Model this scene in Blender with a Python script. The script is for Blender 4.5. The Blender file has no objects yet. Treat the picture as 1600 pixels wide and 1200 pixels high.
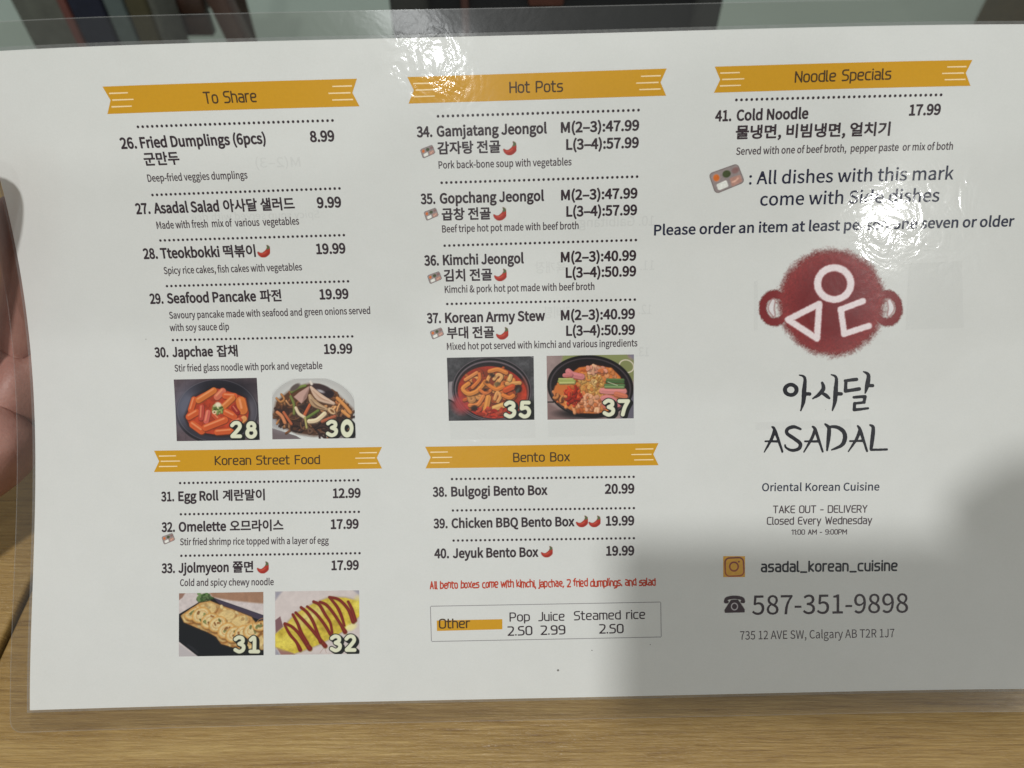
import bpy, bmesh, math, random
import numpy as np
from mathutils import Vector, Matrix
from mathutils.geometry import tessellate_polygon

# ---------------------------------------------------------------- camera, light, exposure
SC = bpy.context.scene
COL = SC.collection
R = math.radians
CAM_H = 0.345                       # metres above the table top (table top is z = 0)
PITCH = R(50.0)
SP, CP = math.sin(PITCH), math.cos(PITCH)

def view(x, y, z):
    """millimetres right, up and back of the photographer's lens -> world metres"""
    return Vector((x, y * SP - z * CP, CAM_H * 1000 + y * CP + z * SP)) / 1000.0

cam_d = bpy.data.cameras.new('camera')
cam = bpy.data.objects.new('camera', cam_d)
COL.objects.link(cam)
cam.location = (0, 0, CAM_H)
cam.rotation_euler = (R(90) - PITCH, 0, 0)
cam_d.sensor_width = 36.0
cam_d.lens = 36.0 * 1082.285 / 1600.0
cam_d.clip_start = 0.02
cam_d.clip_end = 60
cam_d.dof.use_dof = True
cam_d.dof.focus_distance = 0.303
cam_d.dof.aperture_fstop = 10.0
SC.camera = cam

world = bpy.data.worlds.new('World')
SC.world = world
world.use_nodes = True
wb = world.node_tree.nodes['Background']
wb.inputs[0].default_value = (0.95, 1.0, 0.97, 1)
wb.inputs[1].default_value = 0.3

def ceiling_lamp(name, target, direction, dist, diameter, power, colour):
    d = Vector(direction).normalized()
    ld = bpy.data.lights.new(name, 'AREA')
    ld.shape = 'DISK'; ld.size = diameter; ld.energy = power; ld.color = colour
    o = bpy.data.objects.new(name, ld)
    COL.objects.link(o)
    o.location = Vector(target) + d * dist
    o.rotation_euler = d.to_track_quat('Z', 'Y').to_euler()
    return o

def vdir(x, y, z):
    return view(x, y, z) - view(0, 0, 0)
# ceiling lamp up and to the left behind the photographer: main light, throws the phone's shadow
ceiling_lamp('ceiling_lamp', view(52.6, -71, -308), vdir(-64.6, 83, 312), 1.6, 0.095, 13.9, (1.0, 1.0, 0.975))
# two far ceiling lamps behind the photographer, mirrored in the laminate
ceiling_lamp('far_ceiling_lamp', view(154, 66, -285), vdir(0.500, -0.248, 1.0), 3.0, 0.14, 7.6, (1.0, 1.0, 0.98))
ceiling_lamp('far_ceiling_lamp', view(-40, 134, -270), vdir(-0.112, -0.198, 1.0), 3.0, 0.13, 4.2, (0.97, 1.0, 1.0))

SC.view_settings.view_transform = 'Standard'
SC.view_settings.look = 'None'
SC.view_settings.exposure = 0
SC.view_settings.gamma = 1
SC.view_settings.use_curve_mapping = False
SC.render.engine = 'CYCLES'
SC.cycles.max_bounces = 8
SC.cycles.transparent_max_bounces = 16
SC.cycles.caustics_reflective = False
SC.cycles.caustics_refractive = False
SC.cycles.use_denoising = True

# ---------------------------------------------------------------- helpers
def tag(o, label=None, cat=None, group=None, kind=None):
    if label: o['label'] = label
    if cat: o['category'] = cat
    if group: o['group'] = group
    if kind: o['kind'] = kind
    return o

def empty(name, loc=(0, 0, 0)):
    o = bpy.data.objects.new(name, None)
    COL.objects.link(o)
    o.location = loc
    o.empty_display_size = 0.02
    return o

def link_mesh(name, verts, faces, mat, parent=None, smooth=False):
    me = bpy.data.meshes.new(name)
    me.from_pydata([tuple(v) for v in verts], [], faces)
    me.update()
    if smooth:
        me.polygons.foreach_set('use_smooth', [True] * len(me.polygons))
    me.materials.append(mat)
    o = bpy.data.objects.new(name, me)
    COL.objects.link(o)
    if parent:
        o.parent = parent
        o.matrix_parent_inverse = Matrix.Translation(-parent.location)
    return o

def box_geo(x0, x1, y0, y1, z0, z1, bev=0.003, seg=2):
    bm = bmesh.new()
    bmesh.ops.create_cube(bm, size=1)
    for v in bm.verts:
        v.co = Vector(((x0 + x1) / 2 + v.co.x * (x1 - x0), (y0 + y1) / 2 + v.co.y * (y1 - y0), (z0 + z1) / 2 + v.co.z * (z1 - z0)))
    if bev:
        bmesh.ops.bevel(bm, geom=bm.edges[:], offset=bev, segments=seg, affect='EDGES', profile=0.5)
    return bm

def from_bm(name, bm, mat, parent=None, smooth=True):
    me = bpy.data.meshes.new(name)
    bm.to_mesh(me); bm.free()
    if smooth:
        me.polygons.foreach_set('use_smooth', [True] * len(me.polygons))
        me.set_sharp_from_angle(angle=R(40))
    me.materials.append(mat)
    o = bpy.data.objects.new(name, me)
    COL.objects.link(o)
    if parent:
        o.parent = parent
        o.matrix_parent_inverse = Matrix.Translation(-parent.location)
    return o

def bar_geo(a, b, w, d, bev=0.004):
    """a straight rail of w x d section from a to b"""
    a, b = Vector(a), Vector(b)
    L = (b - a).length
    bm = box_geo(-w / 2, w / 2, -d / 2, d / 2, 0, L, bev)
    q = (b - a).to_track_quat('Z', 'Y').to_matrix().to_4x4()
    bmesh.ops.transform(bm, matrix=Matrix.Translation(a) @ q, verts=bm.verts)
    return bm

# ---------------------------------------------------------------- the menu sheet: page millimetres -> world
PAGE_W, PAGE_H = 466.0, 279.0
PAGE_R = Matrix([[0.99914, -0.021729, -0.035301], [0.016756, 0.990634, -0.135514], [0.037915, 0.134806, 0.990146]])
PAGE_T = Vector([-1.098, -0.386, -303.797])
BEND = [(0.6194, 2, 0), (8.6445, 1, 1), (18.0732, 0, 2), (-1.3552, 3, 0), (2.0709, 2, 1), (-7.0699, 1, 2), (0.8228, 0, 3), (-3.0062, 4, 0), (0.901, 3, 1), (0.8491, 2, 2), (-8.0552, 1, 3), (-3.6171, 0, 4), (0.8836, 5, 0), (-4.414, 4, 1), (0.8414, 3, 2)]
ROT_NP = np.array(PAGE_R)
POS_NP = np.array(PAGE_T)
def page(u, v, n=0.0):
    """point on the gently curled sheet, n millimetres in front of it; arrays or scalars -> world metres (N x 3)"""
    u = np.atleast_1d(np.asarray(u, float)); v = np.atleast_1d(np.asarray(v, float))
    s = (u - 216) / 216; t = (v - 139.5) / 139.5
    h = sum(c * s ** a * t ** b for c, a, b in BEND) + n
    q = np.stack([u - 216, v - 139.5, h], -1) @ ROT_NP.T + POS_NP
    return np.stack([q[:, 0], q[:, 1] * SP - q[:, 2] * CP, CAM_H * 1000 + q[:, 1] * CP + q[:, 2] * SP], -1) / 1000.0

CREASED = [(tuple(page(u, v, 0)[0]), r) for u, v, r in [(376.39, 206.19, 0.029), (395.99, 216.32, 0.02), (404.07, 193.25, 0.018), (184.95, 267.96, 0.023), (201.02, 116.75, 0.006), (338.81, 141.97, 0.008)]]

# ---------------------------------------------------------------- materials
def nodes(mat):
    mat.use_nodes = True
    nt = mat.node_tree
    return nt, nt.nodes, nt.links

def srgb(c):
    c = np.asarray(c, float) / 255.0
    return np.where(c <= 0.04045, c / 12.92, ((c + 0.055) / 1.055) ** 2.4)

WHITE = srgb((203, 206, 199))
def ink_colour(c):
    """printed colour as seen next to the white of the paper -> reflectance"""
    return np.clip(srgb(c) / WHITE * 0.71, 0.004, 0.9)

def film_bump(nt, N, L):
    """the uneven skin of the laminate: long waves, wrinkles in patches, fine orange peel"""
    geo = N.new('ShaderNodeNewGeometry')
    def noise(scale, detail, rough, dist=0.0):
        n = N.new('ShaderNodeTexNoise')
        n.inputs['Scale'].default_value = scale
        n.inputs['Detail'].default_value = detail
        n.inputs['Roughness'].default_value = rough
        n.inputs['Distortion'].default_value = dist
        L.new(geo.outputs['Position'], n.inputs['Vector'])
        return n.outputs['Fac']
    def math_(op, a, b, c=None):
        m = N.new('ShaderNodeMath'); m.operation = op
        for i, v in enumerate((a, b, c)):
            if v is None: continue
            if isinstance(v, (int, float)): m.inputs[i].default_value = v
            else: L.new(v, m.inputs[i])
        return m.outputs[0]
    waves = noise(13, 2, 0.5)
    # handling has crumpled the film in a few places only
    patch = None
    for centre, radius in CREASED:
        vm = N.new('ShaderNodeVectorMath'); vm.operation = 'DISTANCE'
        L.new(geo.outputs['Position'], vm.inputs[0]); vm.inputs[1].default_value = centre
        mr = N.new('ShaderNodeMapRange'); mr.interpolation_type = 'SMOOTHSTEP'
        mr.inputs['From Min'].default_value = radius * 0.35; mr.inputs['From Max'].default_value = radius
        mr.inputs['To Min'].default_value = 1.0; mr.inputs['To Max'].default_value = 0.0
        L.new(vm.outputs['Value'], mr.inputs['Value'])
        patch = mr.outputs[0] if patch is None else math_('MAXIMUM', patch, mr.outputs[0])
    grainy = noise(70, 2, 0.5)
    patch = math_('MULTIPLY', patch, math_('MULTIPLY_ADD', grainy, 1.6, -0.3))
    mid = noise(48, 3, 0.55, 0.8)
    wr = noise(95, 3, 0.5, 0.9)
    ridge = math_('ABSOLUTE', math_('SUBTRACT', wr, 0.5), 0)
    wr2 = math_('MULTIPLY', ridge, patch)
    peel = noise(430, 2, 0.6)
    h = math_('MULTIPLY', waves, 0.0005)
    h = math_('MULTIPLY_ADD', mid, 0.00012, h)
    h = math_('MULTIPLY_ADD', wr2, 0.0006, h)
    h = math_('MULTIPLY_ADD', peel, 1.4e-05, h)
    b = N.new('ShaderNodeBump')
    b.inputs['Strength'].default_value = 1.0
    b.inputs['Distance'].default_value = 1.0
    L.new(h, b.inputs['Height'])
    return b.outputs['Normal'], noise

def film_gloss(p, nrm):
    """glossy skin over a slightly hazy one"""
    p.inputs['Roughness'].default_value = 0.27
    p.inputs['Specular IOR Level'].default_value = 0.22
    p.inputs['Coat Weight'].default_value = 0.75
    p.inputs['Coat Roughness'].default_value = 0.075
    nrm.node.id_data.links.new(nrm, p.inputs['Coat Normal'])
def show_through(name, amount):
    """print of the other side, faint through the paper"""
    m = bpy.data.materials.new(name)
    nt, N, L = nodes(m)
    p = N['Principled BSDF']
    p.inputs['Base Color'].default_value = (0.08, 0.09, 0.10, 1)
    p.inputs['Specular IOR Level'].default_value = 0.0
    p.inputs['Roughness'].default_value = 1.0
    _, noise = film_bump(nt, N, L)
    mr = N.new('ShaderNodeMapRange'); mr.inputs['To Min'].default_value = amount * 0.4; mr.inputs['To Max'].default_value = amount * 1.6
    L.new(noise(180, 4, 0.7), mr.inputs['Value'])
    t = N.new('ShaderNodeBsdfTransparent'); mx = N.new('ShaderNodeMixShader')
    L.new(mr.outputs[0], mx.inputs[0]); L.new(t.outputs[0], mx.inputs[1]); L.new(p.outputs[0], mx.inputs[2])
    L.new(mx.outputs[0], N['Material Output'].inputs['Surface'])
    return m
def ink(name, rgb):
    m = bpy.data.materials.new(name)
    nt, N, L = nodes(m)
    p = N['Principled BSDF']
    nrm, noise = film_bump(nt, N, L)
    L.new(nrm, p.inputs['Normal'])
    film_gloss(p, nrm)
    c = ink_colour(rgb)
    mix = N.new('ShaderNodeMix'); mix.data_type = 'RGBA'
    mix.inputs[6].default_value = (*(c * 0.93), 1)
    mix.inputs[7].default_value = (*np.clip(c * 1.07, 0, 1), 1)
    L.new(noise(900, 3, 0.7), mix.inputs[0])
    L.new(mix.outputs[2], p.inputs['Base Color'])
    return m

def print_material(name):
    """a printed picture: colours and coverage stored on the mesh"""
    m = bpy.data.materials.new(name)
    nt, N, L = nodes(m)
    p = N['Principled BSDF']
    nrm, _ = film_bump(nt, N, L)
    L.new(nrm, p.inputs['Normal'])
    film_gloss(p, nrm)
    a = N.new('ShaderNodeAttribute'); a.attribute_name = 'Col'
    L.new(a.outputs['Color'], p.inputs['Base Color'])
    t = N.new('ShaderNodeBsdfTransparent')
    mx = N.new('ShaderNodeMixShader')
    L.new(a.outputs['Alpha'], mx.inputs[0])
    L.new(t.outputs[0], mx.inputs[1])
    L.new(p.outputs[0], mx.inputs[2])
    L.new(mx.outputs[0], N['Material Output'].inputs['Surface'])
    return m

def paper_material():
    m = bpy.data.materials.new('paper')
    nt, N, L = nodes(m)
    p = N['Principled BSDF']
    nrm, noise = film_bump(nt, N, L)
    L.new(nrm, p.inputs['Normal'])
    film_gloss(p, nrm)
    ramp = N.new('ShaderNodeMix'); ramp.data_type = 'RGBA'
    ramp.inputs[6].default_value = (0.765, 0.78, 0.757, 1)
    ramp.inputs[7].default_value = (0.870, 0.88, 0.862, 1)
    fibre = N.new('ShaderNodeMath'); fibre.operation = 'MULTIPLY_ADD'
    L.new(noise(1500, 2, 0.8), fibre.inputs[0]); fibre.inputs[1].default_value = 0.9
    big = N.new('ShaderNodeMath'); big.operation = 'MULTIPLY_ADD'
    L.new(noise(45, 6, 0.7), big.inputs[0]); big.inputs[1].default_value = 0.8; big.inputs[2].default_value = -0.35
    L.new(big.outputs[0], fibre.inputs[2])
    L.new(fibre.outputs[0], ramp.inputs[0])
    L.new(ramp.outputs[2], p.inputs['Base Color'])
    tr = N.new('ShaderNodeBsdfTranslucent')
    tr.inputs[0].default_value = (0.9, 0.88, 0.82, 1)
    mx = N.new('ShaderNodeMixShader'); mx.inputs[0].default_value = 0.22
    L.new(p.outputs[0], mx.inputs[1]); L.new(tr.outputs[0], mx.inputs[2])
    L.new(mx.outputs[0], N['Material Output'].inputs['Surface'])
    return m

def film_material(name, haze, tint):
    m = bpy.data.materials.new(name)
    nt, N, L = nodes(m)
    N.remove(N['Principled BSDF'])
    nrm, noise = film_bump(nt, N, L)
    tr = N.new('ShaderNodeBsdfTransparent'); tr.inputs[0].default_value = (*tint, 1)
    gl = N.new('ShaderNodeBsdfGlossy'); gl.inputs['Roughness'].default_value = 0.20
    gl.inputs[0].default_value = (1, 1, 1, 1)
    L.new(nrm, gl.inputs['Normal'])
    di = N.new('ShaderNodeBsdfDiffuse'); di.inputs[0].default_value = (0.8, 0.8, 0.78, 1)
    fr = N.new('ShaderNodeFresnel'); fr.inputs[0].default_value = 1.55
    m1 = N.new('ShaderNodeMixShader'); m1.inputs[0].default_value = haze
    mr = N.new('ShaderNodeMapRange')
    mr.inputs['To Min'].default_value = haze * 0.5
    mr.inputs['To Max'].default_value = haze * 1.6
    L.new(noise(220, 4, 0.7, 2.0), mr.inputs['Value'])
    L.new(mr.outputs[0], m1.inputs[0])
    L.new(tr.outputs[0], m1.inputs[1]); L.new(di.outputs[0], m1.inputs[2])
    m2 = N.new('ShaderNodeMixShader')
    L.new(fr.outputs[0], m2.inputs[0])
    L.new(m1.outputs[0], m2.inputs[1]); L.new(gl.outputs[0], m2.inputs[2])
    L.new(m2.outputs[0], N['Material Output'].inputs['Surface'])
    return m

def plain(name, rgb, rough=0.6, scale=120, amount=0.12, spec=0.5, bump=0.0):
    m = bpy.data.materials.new(name)
    nt, N, L = nodes(m)
    p = N['Principled BSDF']
    p.inputs['Roughness'].default_value = rough
    p.inputs['Specular IOR Level'].default_value = spec
    c = np.asarray(rgb, float)
    tc = N.new('ShaderNodeTexCoord')
    n = N.new('ShaderNodeTexNoise'); n.inputs['Scale'].default_value = scale; n.inputs['Detail'].default_value = 6
    L.new(tc.outputs['Object'], n.inputs['Vector'])
    mx = N.new('ShaderNodeMix'); mx.data_type = 'RGBA'
    mx.inputs[6].default_value = (*(c * (1 - amount * 2)), 1)
    mx.inputs[7].default_value = (*np.clip(c * (1 + amount * 2), 0, 1), 1)
    L.new(n.outputs['Fac'], mx.inputs[0]); L.new(mx.outputs[2], p.inputs['Base Color'])
    if bump:
        b = N.new('ShaderNodeBump'); b.inputs['Distance'].default_value = bump
        L.new(n.outputs['Fac'], b.inputs['Height']); L.new(b.outputs['Normal'], p.inputs['Normal'])
    return m

def bamboo(name, seed):
    """pressed bamboo boards: long fibres along x, strips of slightly different tone, a satin varnish"""
    m = bpy.data.materials.new(name)
    nt, N, L = nodes(m)
    p = N['Principled BSDF']
    tc = N.new('ShaderNodeTexCoord')
    def streak(sx, sy, detail, rough, dist=0.0, off=0.0):
        mp = N.new('ShaderNodeMapping')
        mp.inputs['Scale'].default_value = (sx, sy, 1)
        mp.inputs['Location'].default_value = (seed + off, seed * 1.7 + off, 0)
        L.new(tc.outputs['Object'], mp.inputs['Vector'])
        n = N.new('ShaderNodeTexNoise'); n.inputs['Scale'].default_value = 1.0
        n.inputs['Detail'].default_value = detail; n.inputs['Roughness'].default_value = rough
        n.inputs['Distortion'].default_value = dist
        L.new(mp.outputs[0], n.inputs['Vector'])
        return n.outputs['Fac']
    def mth(op, a, b):
        q = N.new('ShaderNodeMath'); q.operation = op
        for i, v in enumerate((a, b)):
            if isinstance(v, (int, float)): q.inputs[i].default_value = v
            else: L.new(v, q.inputs[i])
        return q.outputs[0]
    fine = streak(38, 900, 5, 0.75, 0.5)
    mid = streak(5, 150, 4, 0.6, 0.5, 3.1)
    wide = streak(1.2, 26, 3, 0.5, 0.4, 7.7)
    blot = streak(14, 30, 3, 0.6, 1.0, 11.0)
    s = mth('ADD', mth('MULTIPLY', fine, 0.46), mth('MULTIPLY', mid, 0.26))
    s = mth('ADD', s, mth('MULTIPLY', wide, 0.18))
    s = mth('ADD', s, mth('MULTIPLY', blot, 0.10))
    rp = N.new('ShaderNodeValToRGB')
    e = rp.color_ramp.elements
    e[0].position = 0.38; e[0].color = (0.19, 0.104, 0.034, 1)
    e[1].position = 0.63; e[1].color = (0.51, 0.345, 0.128, 1)
    k = e.new(0.47); k.color = (0.325, 0.198, 0.062, 1)
    k = e.new(0.53); k.color = (0.385, 0.243, 0.083, 1)
    L.new(s, rp.inputs[0]); L.new(rp.outputs[0], p.inputs['Base Color'])
    p.inputs['Roughness'].default_value = 0.33
    mr = N.new('ShaderNodeMapRange'); mr.inputs['To Min'].default_value = 0.18; mr.inputs['To Max'].default_value = 0.42
    L.new(mid, mr.inputs['Value']); L.new(mr.outputs[0], p.inputs['Roughness'])
    b = N.new('ShaderNodeBump'); b.inputs['Distance'].default_value = 0.0006; b.inputs['Strength'].default_value = 1.0
    L.new(fine, b.inputs['Height']); L.new(b.outputs['Normal'], p.inputs['Normal'])
    return m

def skin_material():
    m = bpy.data.materials.new('skin')
    nt, N, L = nodes(m)
    p = N['Principled BSDF']
    tc = N.new('ShaderNodeTexCoord')
    n = N.new('ShaderNodeTexNoise'); n.inputs['Scale'].default_value = 45; n.inputs['Detail'].default_value = 5
    L.new(tc.outputs['Object'], n.inputs['Vector'])
    rp = N.new('ShaderNodeValToRGB')
    rp.color_ramp.elements[0].position = 0.3; rp.color_ramp.elements[0].color = (0.32, 0.145, 0.115, 1)
    rp.color_ramp.elements[1].position = 0.7; rp.color_ramp.elements[1].color = (0.45, 0.24, 0.195, 1)
    L.new(n.outputs['Fac'], rp.inputs[0]); L.new(rp.outputs[0], p.inputs['Base Color'])
    p.inputs['Roughness'].default_value = 0.5
    p.inputs['Subsurface Weight'].default_value = 0.15
    p.inputs['Subsurface Radius'].default_value = (0.008, 0.003, 0.002)
    n2 = N.new('ShaderNodeTexNoise'); n2.inputs['Scale'].default_value = 600
    L.new(tc.outputs['Object'], n2.inputs['Vector'])
    b = N.new('ShaderNodeBump'); b.inputs['Distance'].default_value = 0.00018
    L.new(n2.outputs['Fac'], b.inputs['Height']); L.new(b.outputs['Normal'], p.inputs['Normal'])
    return m

# ---------------------------------------------------------------- setting: floor, tables, things across the table
def grid_sheet(name, x0, x1, y0, y1, z, n, mat):
    vs, fs = [], []
    for j in range(n + 1):
        for i in range(n + 1):
            vs.append((x0 + (x1 - x0) * i / n, y0 + (y1 - y0) * j / n, z))
    for j in range(n):
        for i in range(n):
            a = j * (n + 1) + i
            fs.append((a, a + 1, a + n + 2, a + n + 1))
    return link_mesh(name, vs, fs, mat)

floor = grid_sheet('floor', -8, 8, -4, 14, -0.74, 8, plain('floor_vinyl', (0.58, 0.69, 0.60), 0.45, 3, 0.04))
tag(floor, 'pale grey green floor beyond the table', 'floor', kind='structure')

LEG = plain('table_leg_metal', (0.03, 0.03, 0.032), 0.4)
def table(x0, x1, y0, y1, seed, label):
    t = empty('table', ((x0 + x1) / 2, (y0 + y1) / 2, -0.74))
    tag(t, label, 'table', 'wooden tables pushed together')
    from_bm('tabletop', box_geo(x0, x1, y0, y1, -0.032, 0.0, 0.0022, 3), bamboo('bamboo', seed), t)
    for sx in (x0 + 0.06, x1 - 0.06):
        for sy in (y0 + 0.06, y1 - 0.06):
            from_bm('leg', box_geo(sx - 0.022, sx + 0.022, sy - 0.022, sy + 0.022, -0.74, -0.033, 0.003), LEG, t)
    return t
table(-0.2505, 0.95, -0.12, 0.70, 0.0, 'bamboo topped table directly under the bottom edge of the menu')
table(-1.35, -0.2542, -0.12, 0.70, 5.3, 'bamboo topped table beyond the dark gap beside the hand')

BROWN = plain('dark_brown_wood', (0.055, 0.026, 0.017), 0.35, 60, 0.2)
FRAME = plain('reddish_brown_wood', (0.105, 0.062, 0.048), 0.35, 60, 0.15)
def chair():
    c = empty('chair', (-0.80, 1.75, -0.74))
    tag(c, 'dark brown wooden chair standing on the floor beyond the grey bag', 'chair')
    from_bm('seat', box_geo(-0.99, -0.655, 1.56, 1.96, -0.285, -0.245, 0.008), BROWN, c)
    from_bm('apron', box_geo(-0.985, -0.66, 1.575, 1.60, -0.335, -0.286, 0.003), BROWN, c)
    for a, b in (((-0.632, 1.575, -0.20), (-0.525, 1.565, -0.74)), ((-1.01, 1.575, -0.20), (-1.09, 1.565, -0.74)),
                 ((-0.72, 1.945, 0.22), (-0.74, 1.99, -0.74)), ((-1.01, 1.945, 0.22), (-1.08, 1.99, -0.74))):
        from_bm('leg', bar_geo(b, a, 0.042, 0.042), FRAME, c)
    from_bm('backrest', box_geo(-0.985, -0.655, 1.935, 1.955, -0.02, 0.20, 0.005), BROWN, c)
chair()

def bag():
    b = empty('tote_bag', (-0.90, 1.46, -0.74))
    tag(b, 'grey cloth bag with navy panel and thin red strap', 'bag')
    from_bm('body', box_geo(-0.975, -0.70, 1.43, 1.545, -0.74, -0.05, 0.012, 4), plain('grey_cloth', (0.125, 0.125, 0.105), 0.9, 40, 0.2), b)
    from_bm('pocket', box_geo(-0.853, -0.789, 1.412, 1.437, -0.70, -0.10, 0.006), plain('navy_cloth', (0.012, 0.014, 0.030), 0.9, 80, 0.2), b)
    from_bm('strap', box_geo(-0.872, -0.856, 1.412, 1.434, -0.735, -0.05, 0.004), plain('red_brown_strap', (0.16, 0.052, 0.040), 0.7), b)
    from_bm('side_panel', box_geo(-0.785, -0.748, 1.414, 1.434, -0.70, -0.10, 0.005), plain('teal_cloth', (0.10, 0.125, 0.12), 0.9, 60), b)
    from_bm('side_panel', box_geo(-0.744, -0.705, 1.414, 1.434, -0.70, -0.10, 0.005), plain('olive_cloth', (0.065, 0.055, 0.026), 0.9, 60), b)
bag()

def black_bag():
    b = empty('travel_bag', (0.09, 1.6, -0.74))
    tag(b, 'large black bag on the floor past the middle of the menu top edge', 'bag')
    blk = plain('black_cloth', (0.010, 0.010, 0.011), 0.85, 200, 0.25)
    from_bm('body', box_geo(-0.232, 0.398, 1.42, 1.80, -0.74, -0.02, 0.05, 5), blk, b)
    from_bm('side_pocket', box_geo(-0.236, -0.16, 1.40, 1.47, -0.70, -0.10, 0.02, 3), plain('grey_mesh_cloth', (0.045, 0.044, 0.040), 0.95, 300, 0.3), b)
    from_bm('strap', box_geo(-0.098, -0.083, 1.405, 1.425, -0.70, -0.06, 0.004), plain('brown_strap', (0.07, 0.025, 0.018), 0.7), b)
    from_bm('strap', box_geo(0.03, 0.10, 1.404, 1.425, -0.208, -0.06, 0.008), plain('rust_strap', (0.10, 0.030, 0.018), 0.7), b)
    from_bm('side_pocket', box_geo(0.35, 0.405, 1.40, 1.47, -0.70, -0.06, 0.02, 3), plain('dark_grey_cloth', (0.040, 0.040, 0.038), 0.95, 300, 0.3), b)
black_bag()

def cabinet():
    c = empty('cabinet', (1.88, 2.1, -0.74))
    tag(c, 'brown wooden cabinet beyond the top right corner of the menu', 'cabinet')
    w = plain('cabinet_wood', (0.115, 0.070, 0.024), 0.4, 30, 0.2)
    from_bm('carcass', box_geo(1.47, 2.3, 1.88, 2.3, -0.74, 0.15, 0.006), w, c)
    from_bm('door', box_geo(1.51, 1.87, 1.862, 1.879, -0.68, 0.11, 0.004), w, c)
    from_bm('door', box_geo(1.89, 2.26, 1.862, 1.879, -0.68, 0.11, 0.004), w, c)
cabinet()

MENU_BASE = Vector(page(216, -6)[0])
MENU = empty('menu', MENU_BASE)
tag(MENU, 'laminated white restaurant menu with gold banners and food photos held above the table', 'menu')

def page_mesh(name, uv, faces, mat, parent, n=0.05, smooth=True):
    uv = np.asarray(uv, float)
    P = page(uv[:, 0], uv[:, 1], n)
    return link_mesh(name, P, faces, mat, parent, smooth)

# paper
PAPER = paper_material()
NX, NY = 114, 70
uu, vv = np.meshgrid(np.linspace(0, PAGE_W, NX + 1), np.linspace(0, PAGE_H, NY + 1))
quads = lambda nx, ny: [(j * (nx + 1) + i, j * (nx + 1) + i + 1, (j + 1) * (nx + 1) + i + 1, (j + 1) * (nx + 1) + i) for j in range(ny) for i in range(nx)]
page_mesh('paper_sheet', np.stack([uu.ravel(), vv.ravel()], -1), quads(NX, NY), PAPER, MENU, 0.0)

# clear border of the laminate pouch, sealed round the paper
def ring(name, outer, inner, r_out, mat, n, levels=4, K=90, r_in=0.01):
    def loop(m, r):
        l, b, rr, t = m
        x0, x1, y0, y1 = -l, PAGE_W + rr, -b, PAGE_H + t
        pts = []
        def side(a, c, k):
            for i in range(k): pts.append((a[0] + (c[0] - a[0]) * i / k, a[1] + (c[1] - a[1]) * i / k))
        def arc(cx, cy, a0):
            for i in range(8):
                a = R(a0 + 90 * i / 8); pts.append((cx + r * math.cos(a), cy + r * math.sin(a)))
        side((x0 + r, y0), (x1 - r, y0), K); arc(x1 - r, y0 + r, -90)
        side((x1, y0 + r), (x1, y1 - r), K); arc(x1 - r, y1 - r, 0)
        side((x1 - r, y1), (x0 + r, y1), K); arc(x0 + r, y1 - r, 90)
        side((x0, y1 - r), (x0, y0 + r), K); arc(x0 + r, y0 + r, 180)
        return np.array(pts)
    A, B = loop(outer, r_out), loop(inner, r_in)
    n_ = len(A); uv = []; fs = []
    for k in range(levels + 1):
        f = k / levels
        uv.append(A * (1 - f) + B * f)
    for k in range(levels):
        for i in range(n_):
            j = (i + 1) % n_
            fs.append((k * n_ + i, k * n_ + j, (k + 1) * n_ + j, (k + 1) * n_ + i))
    return page_mesh(name, np.concatenate(uv), fs, mat, MENU, n)
FILM = film_material('clear_laminate', 0.008, (0.83, 0.82, 0.79))
SEAL = film_material('sealed_laminate', 0.12, (0.62, 0.62, 0.61))
ring('laminate_border', (8.3, 9.3, 9.0, 9.2), (1.25, 1.1, 1.25, 1.25), 5.0, FILM, 0.15)
ring('laminate_seam', (1.2, 1.05, 1.2, 1.2), (0.05, 0.05, 0.05, 0.05), 0.4, SEAL, 0.12, levels=2)
ring('laminate_rim', tuple(q + 0.35 for q in (8.3, 9.3, 9.0, 9.2)), tuple(q + 0.02 for q in (8.3, 9.3, 9.0, 9.2)), 5.2, film_material('laminate_cut_edge', 0.12, (0.75, 0.74, 0.72)), 0.14, levels=1, r_in=4.87)

# ---------------------------------------------------------------- print: colours
INK = {
    'ink': ink('dark_ink', (50, 40, 43)), 'ink_small': ink('grey_brown_ink', (66, 56, 58)),
    'ink_blue': ink('blue_black_ink', (36, 40, 56)), 'ink_black': ink('black_ink', (24, 24, 30)),
    'ink_banner': ink('brown_ink', (66, 48, 22)), 'ink_red': ink('red_ink', (172, 62, 38)),
    'gold': ink('gold_ink', (188, 140, 22)), 'cream': ink('cream_ink', (226, 203, 150)),
    'frame': ink('grey_line_ink', (128, 126, 124)), 'ghost': show_through('ghost_print', 0.055),
}
PICTURE = print_material('printed_picture')

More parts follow.
